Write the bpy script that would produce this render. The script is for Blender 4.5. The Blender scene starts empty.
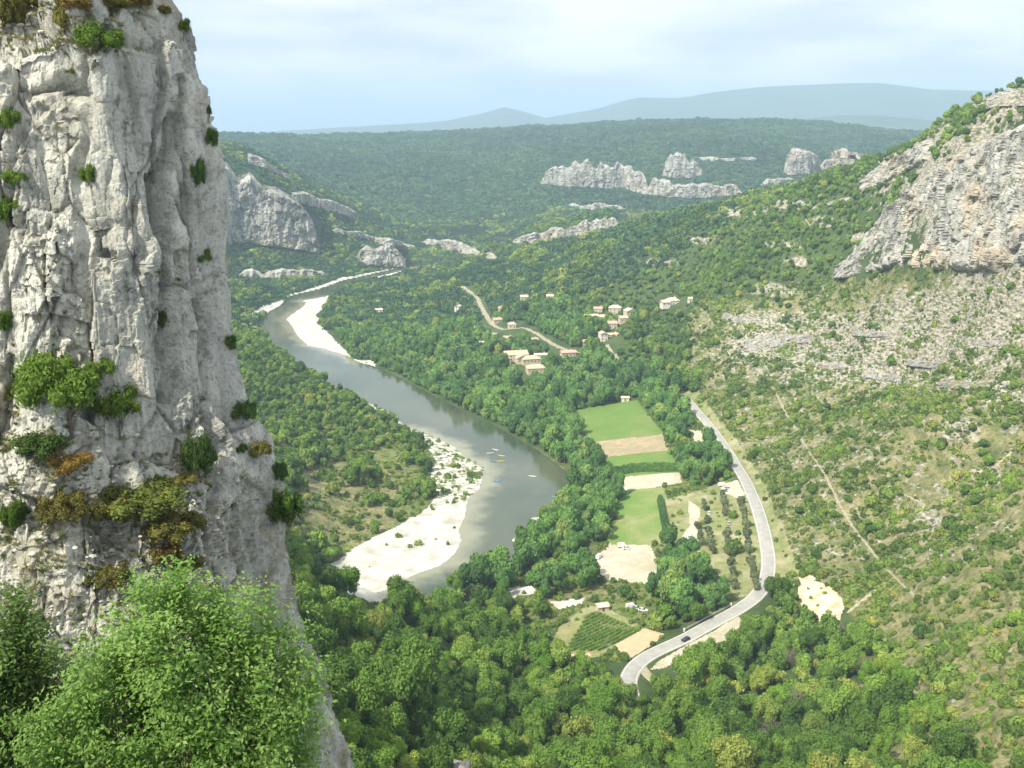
import bpy, math, random
import numpy as np
from mathutils import Vector
R = math.radians
random.seed(7); RNG = np.random.default_rng(7)
S = bpy.context.scene
COL = S.collection

# ------------------------------------------------------------------ camera
H = 220.0; F = 1024.0; PITCH = R(13.93)
cam_d = bpy.data.cameras.new('camera'); cam = bpy.data.objects.new('camera', cam_d); COL.objects.link(cam)
cam.location = (0, 0, H); cam.rotation_euler = (math.pi/2 - PITCH, 0, 0)
cam_d.sensor_width = 36; cam_d.lens = 36.0*F/1024; cam_d.clip_start = .2; cam_d.clip_end = 90000
S.camera = cam
# ------------------------------------------------------------------ light
SUN_EL, SUN_AZ = R(49), R(-133)           # azimuth measured from +Y (view direction) towards +X
W = bpy.data.worlds.new('World'); S.world = W; W.use_nodes = True
nt = W.node_tree; nt.nodes.clear()
wo = nt.nodes.new('ShaderNodeOutputWorld'); bg = nt.nodes.new('ShaderNodeBackground')
sky = nt.nodes.new('ShaderNodeTexSky'); sky.sky_type = 'NISHITA'; sky.sun_disc = False
sky.sun_elevation = SUN_EL; sky.sun_rotation = SUN_AZ; sky.altitude = 200; sky.air_density = 1.0; sky.dust_density = 2.5; sky.ozone_density = 1.0
bg.inputs['Strength'].default_value = .135
tc = nt.nodes.new('ShaderNodeTexCoord'); mp = nt.nodes.new('ShaderNodeMapping'); mp.inputs['Scale'].default_value = (1.0, 1.0, 5.5)
nz = nt.nodes.new('ShaderNodeTexNoise'); nz.inputs['Scale'].default_value = 3.0; nz.inputs['Detail'].default_value = 6; nz.inputs['Roughness'].default_value = .52
cr = nt.nodes.new('ShaderNodeValToRGB'); cr.color_ramp.elements[0].position = .38; cr.color_ramp.elements[1].position = .62
cr.color_ramp.elements[0].color = (.86, .86, .86, 1); cr.color_ramp.elements[1].color = (1, 1, 1, 1)
mx = nt.nodes.new('ShaderNodeMixRGB');       # thin cloud veil, greyer and brighter in places
nz2 = nt.nodes.new('ShaderNodeTexNoise'); nz2.inputs['Scale'].default_value = 4.5; nz2.inputs['Detail'].default_value = 5; mp2 = nt.nodes.new('ShaderNodeMapping'); mp2.inputs['Scale'].default_value = (1.0, 1.0, 4.0); mp2.inputs['Location'].default_value = (3.1, 1.7, .4)
cr2 = nt.nodes.new('ShaderNodeValToRGB'); cr2.color_ramp.elements[0].position = .40; cr2.color_ramp.elements[1].position = .60; cr2.color_ramp.elements[0].color = (.42, .455, .50, 1); cr2.color_ramp.elements[1].color = (.66, .65, .63, 1)
vm = nt.nodes.new('ShaderNodeVectorMath'); vm.operation = 'SCALE'; vm.inputs['Scale'].default_value = 9.4
nt.links.new(tc.outputs['Generated'], mp2.inputs[0]); nt.links.new(mp2.outputs[0], nz2.inputs['Vector']); nt.links.new(nz2.outputs['Fac'], cr2.inputs[0]); nt.links.new(cr2.outputs[0], vm.inputs[0]); nt.links.new(vm.outputs[0], mx.inputs[2])
nt.links.new(tc.outputs['Generated'], mp.inputs[0]); nt.links.new(mp.outputs[0], nz.inputs['Vector'])
nt.links.new(nz.outputs['Fac'], cr.inputs[0]); nt.links.new(cr.outputs[0], mx.inputs[0]); nt.links.new(sky.outputs[0], mx.inputs[1])
nt.links.new(mx.outputs[0], bg.inputs[0]); nt.links.new(bg.outputs[0], wo.inputs[0])
sd = bpy.data.lights.new('sun', 'SUN'); sd.energy = 4.4; sd.angle = R(2.0); sd.color = (1, .94, .80)
sun = bpy.data.objects.new('sun', sd); COL.objects.link(sun)
sdir = Vector((math.sin(SUN_AZ)*math.cos(SUN_EL), math.cos(SUN_AZ)*math.cos(SUN_EL), math.sin(SUN_EL)))
sun.rotation_euler = sdir.to_track_quat('Z', 'Y').to_euler(); sun.location = (0, 0, 400)
S.view_settings.view_transform = 'Standard'; S.view_settings.look = 'None'; S.view_settings.gamma = 1; S.view_settings.use_curve_mapping = False
S.view_settings.exposure = 0.6
S.cycles.max_bounces = 5; S.cycles.diffuse_bounces = 2; S.cycles.glossy_bounces = 2; S.cycles.transmission_bounces = 2
S.cycles.volume_bounces = 1; S.cycles.transparent_max_bounces = 4
S.cycles.use_denoising = True; S.cycles.use_adaptive_sampling = True; S.cycles.adaptive_threshold = .02
S.cycles.sample_clamp_indirect = 4

# ------------------------------------------------------------------ maths helpers
CP, SP = math.cos(PITCH), math.sin(PITCH)
def ray(px, py):
    x = (px-512)/F; v = (384-py)/F
    return np.array((x, CP+v*SP, -SP+v*CP))
def at_z(px, py, z):
    d = ray(px, py); return d*((z-H)/d[2]) + (0, 0, H)
def at_r(px, py, r):
    d = ray(px, py); return d*(r/math.hypot(d[0], d[1])) + (0, 0, H)
def proj(P):
    P = np.asarray(P, float); x = P[..., 0]; y = P[..., 1]; z = P[..., 2]-H
    dep = y*CP - z*SP; up = y*SP + z*CP
    dep = np.where(np.abs(dep) < .1, .1, dep)
    return 512+F*x/dep, 384-F*up/dep, dep
def sstep(a, b, x):
    t = np.clip((x-a)/(b-a), 0, 1); return t*t*(3-2*t)
_prm = np.random.default_rng(3).permutation(256); _prm = np.concatenate([_prm, _prm]).astype(np.int64)
_g = np.random.default_rng(4).normal(size=(256, 3)); _g /= np.linalg.norm(_g, axis=1)[:, None]
def pnoise(x, y, z):
    xi = np.floor(x).astype(np.int64); yi = np.floor(y).astype(np.int64); zi = np.floor(z).astype(np.int64)
    xf = x-xi; yf = y-yi; zf = z-zi
    u = xf**3*(xf*(xf*6-15)+10); v = yf**3*(yf*(yf*6-15)+10); w = zf**3*(zf*(zf*6-15)+10)
    out = 0
    for dx in (0, 1):
        a = _prm[(xi+dx) & 255]; wx = u if dx else 1-u
        for dy in (0, 1):
            b = _prm[(a+yi+dy) & 255]; wy = v if dy else 1-v
            for dz in (0, 1):
                g = _g[_prm[(b+zi+dz) & 255]]; wz = w if dz else 1-w
                out = out + wx*wy*wz*(g[..., 0]*(xf-dx)+g[..., 1]*(yf-dy)+g[..., 2]*(zf-dz))
    return out*1.6
def fbm(x, y, z=0., octs=4, gain=.5, ridged=False):
    x = np.asarray(x, float); y = np.asarray(y, float)+0*x; z = np.asarray(z, float)+0*x
    s = 0; a = 1; t = 0; f = 1
    for k in range(octs):
        n = pnoise(x*f+k*17.3, y*f+k*9.1, z*f+k*5.7)
        if ridged: n = 1-2*np.abs(n)
        s = s+a*n; t += a; a *= gain; f *= 2.03
    return s/t
def facets(x, y, z, amp=.5, tilt=.5, seed=0):
    """blocky fracture: nearest cell gives a plane; also returns closeness to the cell border"""
    xi = np.floor(x); yi = np.floor(y); zi = np.floor(z)
    best = np.full(x.shape, 9.); sec = np.full(x.shape, 9.); val = np.zeros(x.shape)
    for dx in (-1, 0, 1):
        for dy in (-1, 0, 1):
            for dz in (-1, 0, 1):
                cx = xi+dx; cy = yi+dy; cz = zi+dz
                h = ((cx.astype(np.int64)*73856093) ^ (cy.astype(np.int64)*19349663) ^ (cz.astype(np.int64)*83492791) ^ (seed*7919)) & 0xffff
                h2 = (h*40503+12345) & 0xffff; h3 = (h2*30011+777) & 0xffff; h4 = (h3*20011+99) & 0xffff
                ex = x-cx-h/65536.; ey = y-cy-h2/65536.; ez = z-cz-h3/65536.
                d = ex*ex+ey*ey+ez*ez
                v = amp*(h4/32768.-1)+tilt*((h2/32768.-1)*ex+(h/32768.-1)*ez+(h3/32768.-1)*ey)
                m = d < best
                sec = np.where(m, best, np.minimum(sec, d)); val = np.where(m, v, val); best = np.where(m, d, best)
    return val, np.sqrt(sec)-np.sqrt(best)
def inpoly(px, py, poly):
    ins = np.zeros(px.shape, bool); n = len(poly)
    for i in range(n):
        x1, y1 = poly[i]; x2, y2 = poly[(i+1) % n]
        if y1 == y2: continue
        c = ((y1 > py) != (y2 > py)) & (px < (x2-x1)*(py-y1)/(y2-y1)+x1)
        ins ^= c
    return ins
def segdist(px, py, pts, closed=False):
    d = np.full(px.shape, 1e9); n = len(pts); best = np.zeros(px.shape); acc = 0.
    for i in range(n if closed else n-1):
        a = pts[i]; b = pts[(i+1) % n]; ax, ay = a[0], a[1]; bx, by = b[0]-a[0], b[1]-a[1]
        L = bx*bx+by*by+1e-9; t = np.clip(((px-ax)*bx+(py-ay)*by)/L, 0, 1)
        e = np.hypot(px-ax-t*bx, py-ay-t*by); m = e < d
        d = np.where(m, e, d); best = np.where(m, i+t, best)
    return d, best
def blob(px, py, lst):
    o = np.zeros(np.shape(px))
    for (cx, cy, rx, ry, v) in lst:
        o = np.maximum(o, v*np.exp(-(((px-cx)/rx)**2+((py-cy)/ry)**2))) if v > 0 else o
    return o

# ------------------------------------------------------------------ object helpers
def tag(o, label=None, cat=None, group=None, kind=None):
    if label: o['label'] = label
    if cat: o['category'] = cat
    if group: o['group'] = group
    if kind: o['kind'] = kind
    return o
def mesh_np(name, V, Q, smooth=False, mats=(), midx=None, attrs=None):
    V = np.ascontiguousarray(V, np.float32).reshape(-1, 3); Q = np.ascontiguousarray(Q, np.int32)
    me = bpy.data.meshes.new(name); k = Q.shape[1]; n = len(Q)
    me.vertices.add(len(V)); me.vertices.foreach_set('co', V.ravel())
    me.loops.add(n*k); me.loops.foreach_set('vertex_index', Q.ravel())
    me.polygons.add(n); me.polygons.foreach_set('loop_start', np.arange(0, n*k, k, dtype=np.int32))
    if midx is not None: me.polygons.foreach_set('material_index', np.ascontiguousarray(midx, np.int32))
    me.update(calc_edges=True)
    me.polygons.foreach_set('use_smooth', np.full(n, smooth, bool))
    for m in mats: me.materials.append(m)
    for an, (ty, dat) in (attrs or {}).items():
        a = me.attributes.new(an, ty, 'POINT')
        a.data.foreach_set('color' if ty == 'FLOAT_COLOR' else ('vector' if ty == 'FLOAT_VECTOR' else 'value'), np.ascontiguousarray(dat, np.int32 if ty == 'INT' else np.float32).ravel())
    return me
def obj(name, me, parent=None, loc=None):
    o = bpy.data.objects.new(name, me); COL.objects.link(o)
    if parent is not None: o.parent = parent
    if loc is not None: o.location = loc
    return o
class MB:
    """collects boxes / prisms / tubes into one mesh"""
    def __init__(s): s.v = []; s.f = []
    def add(s, V, Fc):
        b = len(s.v); s.v += [tuple(p) for p in V]; s.f += [tuple(b+i for i in f) for f in Fc]; return s
    def box(s, x0, x1, y0, y1, z0, z1):
        return s.add([(x0,y0,z0),(x1,y0,z0),(x1,y1,z0),(x0,y1,z0),(x0,y0,z1),(x1,y0,z1),(x1,y1,z1),(x0,y1,z1)],
                     [(0,3,2,1),(4,5,6,7),(0,1,5,4),(1,2,6,5),(2,3,7,6),(3,0,4,7)])
    def tube(s, pts, rad, n=6):
        pts = [Vector(p) for p in pts]
        if not hasattr(rad, '__len__'): rad = [rad]*len(pts)
        V = []; Fc = []
        for i, p in enumerate(pts):
            t = (pts[min(i+1, len(pts)-1)]-pts[max(i-1, 0)]).normalized()
            a = t.cross(Vector((.31, .17, .93))).normalized(); b = t.cross(a)
            for k in range(n):
                an = 2*math.pi*k/n; V.append(p+(a*math.cos(an)+b*math.sin(an))*rad[i])
        for i in range(len(pts)-1):
            for k in range(n):
                Fc.append((i*n+k, i*n+(k+1) % n, (i+1)*n+(k+1) % n, (i+1)*n+k))
        Fc.append(tuple(range(n-1, -1, -1))); Fc.append(tuple((len(pts)-1)*n+k for k in range(n)))
        return s.add(V, Fc)
    def mesh(s, name, mat, smooth=False):
        me = bpy.data.meshes.new(name); me.from_pydata(s.v, [], s.f); me.materials.append(mat)
        if smooth: me.polygons.foreach_set('use_smooth', [True]*len(me.polygons))
        me.update(); return me

# ------------------------------------------------------------------ materials
class NT:
    def __init__(s, name):
        s.m = bpy.data.materials.new(name); s.m.use_nodes = True; s.t = s.m.node_tree; s.t.nodes.clear()
        s.out = s.n('ShaderNodeOutputMaterial')
    def n(s, ty, **kw):
        o = s.t.nodes.new(ty)
        for k, v in kw.items():
            if hasattr(o, k): setattr(o, k, v)
        return o
    def l(s, a, b): s.t.links.new(a, b)
    def pos(s): return s.n('ShaderNodeNewGeometry').outputs['Position']
    def noise(s, scale, detail=4, rough=.55, vec=None, stretch=None):
        v = vec or s.pos()
        if stretch:
            m = s.n('ShaderNodeMapping'); m.inputs['Scale'].default_value = stretch; s.l(v, m.inputs[0]); v = m.outputs[0]
        o = s.n('ShaderNodeTexNoise'); o.inputs['Scale'].default_value = scale; o.inputs['Detail'].default_value = detail
        o.inputs['Roughness'].default_value = rough; s.l(v, o.inputs['Vector']); return o.outputs['Fac']
    def ramp(s, fac, stops):
        o = s.n('ShaderNodeValToRGB'); e = o.color_ramp.elements
        while len(e) < len(stops): e.new(.5)
        for i, (p, c) in enumerate(stops):
            e[i].position = p; e[i].color = (c, c, c, 1) if not hasattr(c, '__len__') else (*c, 1)
        s.l(fac, o.inputs[0]); return o.outputs[0]
    def mix(s, f, a, b, mode='MIX'):
        o = s.n('ShaderNodeMixRGB'); o.blend_type = mode
        for i, x in ((0, f), (1, a), (2, b)):
            if hasattr(x, 'is_linked'): s.l(x, o.inputs[i])
            elif hasattr(x, '__len__'): o.inputs[i].default_value = (*x, 1)
            else: o.inputs[i].default_value = x if i == 0 else (x, x, x, 1)
        return o.outputs[0]
    def bsdf(s, col, rough=.9, spec=.2, bump=None, bstr=.5, bdist=.1, transl=0):
        b = s.n('ShaderNodeBsdfPrincipled'); b.inputs['Roughness'].default_value = rough; b.inputs['Specular IOR Level'].default_value = spec
        if hasattr(col, 'is_linked'): s.l(col, b.inputs['Base Color'])
        else: b.inputs['Base Color'].default_value = (*col, 1)
        if bump is not None:
            k = s.n('ShaderNodeBump'); k.inputs['Strength'].default_value = bstr; k.inputs['Distance'].default_value = bdist
            s.l(bump, k.inputs['Height']); s.l(k.outputs[0], b.inputs['Normal'])
        sh = b.outputs[0]
        if transl:
            t = s.n('ShaderNodeBsdfTranslucent'); mm = s.n('ShaderNodeMixShader'); mm.inputs[0].default_value = transl
            if hasattr(col, 'is_linked'): s.l(col, t.inputs[0])
            else: t.inputs[0].default_value = (*col, 1)
            s.l(sh, mm.inputs[1]); s.l(t.outputs[0], mm.inputs[2]); sh = mm.outputs[0]
        s.l(sh, s.out.inputs[0]); return s.m
def simple(name, col, rough=.8, spec=.3, var=.25, sc=2.):
    n = NT(name); f = n.noise(sc, 4); c = n.mix(n.ramp(f, [(.3, 0.), (.7, 1.)]), tuple(x*(1-var) for x in col), tuple(min(1, x*(1+var)) for x in col))
    return n.bsdf(c, rough, spec)
def foliage(name, cols, transl=.25, big=.02):
    """cols: dark, mid, light, odd"""
    n = NT(name); oi = n.n('ShaderNodeObjectInfo').outputs['Random']
    a = n.ramp(oi, [(0, cols[0]), (.45, cols[1]), (.85, cols[2]), (1, cols[3])])
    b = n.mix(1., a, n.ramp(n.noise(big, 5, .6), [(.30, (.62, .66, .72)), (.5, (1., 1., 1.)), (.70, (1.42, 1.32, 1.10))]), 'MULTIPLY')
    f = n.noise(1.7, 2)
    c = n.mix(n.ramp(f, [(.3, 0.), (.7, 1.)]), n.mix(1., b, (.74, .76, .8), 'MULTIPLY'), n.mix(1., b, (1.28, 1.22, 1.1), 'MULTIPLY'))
    return n.bsdf(c, .75, .15, transl=transl)

def rock_color(n, s=1., lo=.20, hi=.50):
    """pale grey limestone with vertical grey and black water streaks, ochre patches"""
    base = n.ramp(n.noise(.35*s, 7, .62), [(.28, (lo*1.0, lo*1.0, lo*.95)), (.5, (hi*.78, hi*.78, hi*.73)), (.72, (hi*1.1, hi*1.09, hi*1.02))])
    st = n.ramp(n.noise(1.3*s, 5, .6, stretch=(1, 1, .10)), [(.40, 1.), (.60, 0.)])
    c = n.mix(n.mix(.55, (0, 0, 0), st), base, (.13, .135, .135))
    oc = n.ramp(n.noise(.12*s, 4, .6), [(.56, 0.), (.68, .45)])
    c = n.mix(oc, c, (.46, .35, .22))
    sp = n.ramp(n.noise(6*s, 4, .7), [(.36, .6), (.47, 0.)])
    return n.mix(sp, c, (.10, .105, .10))

def ground_mat():
    n = NT('hillside_ground'); at = n.n('ShaderNodeAttribute'); at.attribute_name = 'mask'
    sx = n.n('ShaderNodeSeparateColor'); n.l(at.outputs['Color'], sx.inputs[0])
    rock, dry, grass = sx.outputs[0], sx.outputs[1], sx.outputs[2]
    under = n.mix(n.ramp(n.noise(.05, 5), [(.35, 0.), (.65, 1.)]), (.05, .08, .028), (.09, .13, .045))
    soil = n.mix(n.ramp(n.noise(.11, 6, .6), [(.38, 0.), (.62, 1.)]), (.15, .165, .07), (.29, .265, .14))
    gcol = n.mix(n.ramp(n.noise(.18, 5), [(.35, 0.), (.65, 1.)]), (.11, .16, .045), (.21, .225, .085))
    rk = n.ramp(n.noise(.25, 7, .68, stretch=(1, 1, 3.0)), [(.36, (.085, .10, .05)), (.47, (.24, .225, .16)), (.56, (.43, .40, .325)), (.70, (.56, .53, .45))])
    def soft(fac, sc, w=.16):
        a = n.n('ShaderNodeMath'); a.operation = 'ADD'; n.l(fac, a.inputs[0]); n.l(n.noise(sc, 6, .62), a.inputs[1])
        return n.ramp(a.outputs[0], [(.0, 0.), (.78-w/2, 0.), (.78+w/2, 1.)])
    fine = n.ramp(n.noise(.55, 6, .7), [(.36, (.55, .60, .50)), (.5, (1., 1., 1.)), (.66, (1.35, 1.3, 1.2))])
    gcol = n.mix(1., gcol, fine, 'MULTIPLY'); soil = n.mix(1., soil, fine, 'MULTIPLY')
    c = n.mix(soft(grass, .06), under, gcol)
    c = n.mix(soft(dry, .09), c, soil)
    c = n.mix(soft(rock, .16, .10), c, rk)
    return n.bsdf(c, .95, .1, bump=n.noise(.8, 6, .7), bstr=.8, bdist=.8)
M_GROUND = ground_mat()
def m_noise2(name, c1, c2, sc, rough=.95, bump=.0, detail=6, lo=.4, hi=.6):
    n = NT(name); f = n.noise(sc, detail, .62); c = n.mix(n.ramp(f, [(lo, 0.), (hi, 1.)]), c1, c2)
    return n.bsdf(c, rough, .15, bump=n.noise(sc*5, 4) if bump else None, bstr=bump, bdist=.3)
def field_mat(name, c1, c2, c3, sc, rows=0., ang=0.):
    n = NT(name); c = n.mix(n.ramp(n.noise(sc, 6, .65), [(.38, 0.), (.62, 1.)]), c1, c2); c = n.mix(n.ramp(n.noise(sc*.35, 4, .6), [(.50, 0.), (.68, .8)]), c, c3)
    if rows:
        m = n.n('ShaderNodeMapping'); m.inputs['Rotation'].default_value = (0, 0, ang); n.l(n.pos(), m.inputs[0]); w = n.n('ShaderNodeTexWave'); w.inputs['Scale'].default_value = rows; w.inputs['Distortion'].default_value = 2.5; w.inputs['Detail'].default_value = 3
        n.l(m.outputs[0], w.inputs[0]); c = n.mix(n.ramp(w.outputs['Fac'], [(.2, .0), (.8, .35)]), c, n.mix(1., c, (.62, .62, .6), 'MULTIPLY'))
    c = n.mix(1., c, n.ramp(n.noise(1.3, 5, .7), [(.35, .8), (.65, 1.2)]), 'MULTIPLY')
    return n.bsdf(c, .95, .1, bump=n.noise(2., 4), bstr=.4, bdist=.2)
def gravel_mat():
    n = NT('river_gravel')
    c = n.ramp(n.noise(.10, 6, .6), [(.34, (.40, .38, .32)), (.5, (.56, .54, .48)), (.66, (.68, .66, .61))])
    d = n.ramp(n.noise(.9, 6, .7), [(.32, 1.), (.46, 0.)])
    c = n.mix(n.mix(.4, (0, 0, 0), d), c, (.36, .34, .29))
    return n.bsdf(c, .9, .2, bump=n.noise(2.5, 4), bstr=.4, bdist=.15)
M_GRAVEL = gravel_mat()
M_SCRUBGRAVEL = m_noise2('weedy_gravel', (.60, .58, .52), (.17, .19, .10), .22, bump=.4, lo=.46, hi=.60)
M_LOT = field_mat('pale_dirt', (.46, .41, .31), (.58, .53, .43), (.38, .36, .22), .09)
M_MEADOW = field_mat('green_meadow', (.13, .24, .05), (.17, .25, .065), (.26, .27, .11), .08, .12, 1.6)
M_MEADOW2 = field_mat('worn_meadow', (.14, .25, .05), (.22, .27, .09), (.38, .33, .19), .07)
M_STUBBLE = field_mat('ploughed_soil', (.38, .29, .19), (.45, .37, .25), (.30, .29, .15), .15, .25, 1.6)
M_STRAW = field_mat('straw_grass', (.30, .28, .14), (.17, .22, .075), (.42, .38, .25), .18)
M_SAND = m_noise2('sandy_soil', (.50, .38, .23), (.56, .44, .28), .2)
M_VINEGROUND = m_noise2('vineyard_soil', (.20, .24, .08), (.33, .29, .15), .15)
M_SCAR = m_noise2('eroded_bank', (.55, .40, .24), (.70, .62, .50), .22, bump=.6)
M_PATH = m_noise2('dusty_track', (.31, .275, .17), (.44, .40, .30), .5)
def road_mat():
    n = NT('asphalt'); c = n.mix(n.ramp(n.noise(.25, 5), [(.35, 0.), (.65, 1.)]), (.33, .325, .30), (.42, .41, .375))
    return n.bsdf(c, .85, .3)
M_ROAD = road_mat()
def water_mat():
    n = NT('river_water')
    c = n.mix(n.ramp(n.noise(.012, 4), [(.38, 0.), (.62, 1.)]), (.045, .068, .036), (.095, .112, .068))
    at = n.n('ShaderNodeAttribute'); at.attribute_name = 'shallow'; c = n.mix(at.outputs['Fac'], c, (.27, .27, .18))
    return n.bsdf(c, .07, .5, bump=n.noise(.9, 5, .65, stretch=(1, 1.4, 1)), bstr=.35, bdist=.12)
M_WATER = water_mat()

# ------------------------------------------------------------------ terrain control points
cpts = []
def Z(px, py, z): p = at_z(px, py, z); cpts.append(tuple(p))
def RR(px, py, r): p = at_r(px, py, r); cpts.append(tuple(p))
def A(az, r, z): cpts.append((r*math.sin(R(az)), r*math.cos(R(az)), z))
for a in [(330,340,.5),(300,310,.5),(350,283,.5),(400,268,1),(380,360,.5),(440,405,.5),(500,450,0),(550,490,0),(470,540,0),(400,590,.5),(420,500,1.2),(370,560,1.5),
          (300,640,1),(240,330,24),(300,375,14),(350,420,7),(250,440,26),(300,480,12),(360,480,5),(330,530,4),(250,520,22),
          (262,314,2),(300,291,2),(340,278,2),
          (380,335,4),(450,350,6),(420,300,6),(440,275,6),(480,300,12),(500,365,9),(560,400,8),(600,430,8),(640,460,10),(660,500,10),(620,560,7),(540,560,4),
          (500,590,4),(540,620,6),(600,630,8),(700,560,12),(690,410,21),(720,440,20),(745,485,18),(768,550,16),(765,595,15),(683,638,13),(635,668,12),
          (610,320,32),(670,301,42),(560,330,20),(540,290,34),(650,360,20),
          (780,350,55),(760,400,37),(800,450,31),(820,520,30),(880,400,60),(950,420,80),(1024,400,92),(1024,450,75),(900,500,42),(1000,520,64),(1024,600,64),(900,600,36),(830,600,20),
          (960,650,52),(900,700,36),(1024,700,72),(800,700,20),(700,700,15),(600,700,22),(512,700,36),(440,700,58),(350,700,92),(512,768,60),(700,768,36),(800,768,38),(900,768,54),(1024,768,80),
          (420,768,96),(350,620,78),(420,620,28),(490,650,20),(310,540,88),(290,490,104),(780,640,14),(740,620,13)]: Z(*a)
for a in [(600,260,1200),(700,250,1130),(700,300,950),(780,290,880),
          (835,281,860),(880,273,790),(925,273,735),(977,277,690),(1024,273,650),(1085,270,620),
          (860,248,880),(884,217,850),(917,180,800),(960,148,750),(1024,122,705),(1085,100,670),
          (1024,97,770),(990,111,810),(950,130,860),(917,149,910),(890,164,970),(860,171,1030),(800,187,1130),(740,203,1210),(640,223,1330),(560,242,1430),(500,251,1520),
          (215,145,1900),(250,150,1950),(290,175,2000),(340,200,2050),(370,225,2020),(400,250,1960),(120,150,1900),
          (230,250,1640),(315,253,1670),(240,178,1730),(300,212,1740),(350,235,1830),(280,285,1400),
          (440,232,2100),(500,240,2050),(560,226,2150),(450,180,2700),(450,150,3400),(450,133,4500),(600,200,2400),(600,158,2850),(600,126,4200),
          (750,190,2500),(750,152,2900),(750,125,4200),(850,160,3000),(850,131,4200),(900,146,4300),(980,150,4300),(300,160,2950),(300,140,4000),(220,141,3500)]: RR(*a)
for a in [(-12,2350,120),(-9,2450,70),(-6,2300,25),(5,1950,5),(12,2150,10),(19,1500,110),(19,2000,60),(27,1150,205),(27,1700,150),(7,1700,40),
          (35,500,160),(35,760,250),(40,280,110),(36,1300,200),(40,3000,200),(-40,3000,200),(-35,1500,220),(-35,700,200),(-38,300,190),(-28,800,110),
          (-22,1100,60),(-30,1200,150),(-20,450,95),(-14,560,30),(-22,700,40),(-25,300,150),
          (-25,22,202),(-25,9,207),(-38,40,190),(-25,50,172),(-14,50,165),(-25,100,150),(-14,100,135),(-12,25,190),(0,9,206),(0,28,182),(0,100,118),(0,160,86),(12,100,112),
          (28,28,182),(28,100,120),(28,9,206),(-9,140,118),(-40,120,170),(40,60,160),(0,6500,150),(25,6500,150),(-25,6500,140),(42,6500,180),(-42,6500,170)]: A(*a)
C = np.array(cpts)
def lp(x, y): return np.arctan2(x, y), .5*np.log(x*x+y*y)
ca, cl = lp(C[:, 0], C[:, 1])
def tps(d2): return np.where(d2 > 1e-12, .5*d2*np.log(d2+1e-20), 0)
n = len(C); K = tps((ca[:, None]-ca)**2+(cl[:, None]-cl)**2)+np.eye(n)*1e-4
P_ = np.stack([np.ones(n), ca, cl], 1)
Asys = np.block([[K, P_], [P_.T, np.zeros((3, 3))]]); sol = np.linalg.solve(Asys, np.concatenate([C[:, 2], [0, 0, 0]]))
AZ0, AZ1, RMIN, RMAX = R(-44), R(44), 8., 7000.
gaz = np.linspace(AZ0, AZ1, 260); glr = np.linspace(math.log(RMIN), math.log(RMAX), 420)
GA, GL = np.meshgrid(gaz, glr); cz = np.zeros(GA.size); fa = GA.ravel(); fl = GL.ravel()
for i in range(0, fa.size, 20000):
    q = slice(i, i+20000); cz[q] = tps((fa[q, None]-ca)**2+(fl[q, None]-cl)**2) @ sol[:n]+sol[n]+sol[n+1]*fa[q]+sol[n+2]*fl[q]
CZ = cz.reshape(GA.shape)
def bil(G, a, l, a0, da, l0, dl):
    u = np.clip((a-a0)/da, 0, G.shape[1]-1.001); v = np.clip((l-l0)/dl, 0, G.shape[0]-1.001)
    i = u.astype(int); j = v.astype(int); fu = u-i; fv = v-j
    return (G[j, i]*(1-fu)+G[j, i+1]*fu)*(1-fv)+(G[j+1, i]*(1-fu)+G[j+1, i+1]*fu)*fv
# render grid rows / columns
rows = [RMIN]
while rows[-1] < RMAX: r = rows[-1]; rows.append(r+min(max(r*r/225000*1.15, .9), 11))
rows = np.array(rows); DA = .0013; cols = np.arange(AZ0, AZ1, DA)
TA, TR = np.meshgrid(cols, rows); X = TR*np.sin(TA); Y = TR*np.cos(TA)
ZT = bil(CZ, TA, np.log(TR), AZ0, gaz[1]-gaz[0], glr[0], glr[1]-glr[0])

# river outline, traced at water level
RIV_R = [(520,262),(440,264),(408,269),(370,278),(349,286),(338,291),(324,297),(299,301),(306,302),(304,306),(295,312),(286,319),(292,327),(297,336),(308,346),(322,348),(347,356),
         (358,362),(373,366),(396,376),(416,387),(435,397),(465,412),(493,425),(516,438),(540,452),(560,467),(576,481),(580,492),(566,504),(548,515),(530,518),(527,528),(512,540),(520,560),(512,575),(470,586),(440,606),(400,630),(330,690),(250,760)]
RIV_L = [(520,260.5),(440,261.5),(408,266),(377,273),(357,278),(343,281),(318,290),(289,297),(280,306),(269,312),(259,324),(262,335),(290,360),(330,385),(357,399),(372,404),(386,410),(410,429),(429,435),(454,446),(467,458),(484,469),(481,487),(468,500),(465,517),(459,530),(462,541),(454,555),(440,566),(416,574),(386,590),(350,600),(300,620),(220,660)]
riv = [tuple(at_z(a, b, 0)[:2]) for a, b in RIV_R+RIV_L[::-1]]
# relief noise
slope_amt = sstep(12, 45, ZT)
ZT += (fbm(X/90, Y/90, 0, 3)*9*slope_amt + fbm(X/22, Y/22, 3, 3)*2.2*slope_amt)*sstep(60, 260, TR)
ZT += fbm(X/380, Y/380, 5, 4, ridged=True)*26*sstep(2100, 3000, TR)*sstep(4600, 3600, TR)
rough_m = sstep(60, 150, X)*sstep(1100, 800, TR)*sstep(18, 40, ZT)*sstep(200, 260, TR)
ZT += rough_m*(fbm(X/9, Y/9, 1, 4)*1.6)
terr = ZT/7.+fbm(X/60, Y/60, 2, 2)*1.2; tt = terr-np.floor(terr)          # limestone ledges
ledge = rough_m*sstep(.15, .5, fbm(X/45, Y/45, 9, 3)+.35)*sstep(45, 70, ZT)
ZT += ledge*(sstep(.40, .60, tt)-tt)*6.0
dR, _ = segdist(X[:], Y[:], riv, True); inR = inpoly(X, Y, riv); sd_r = np.where(inR, -dR, dR)
del dR
nearR = (TR < 2300)
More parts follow.
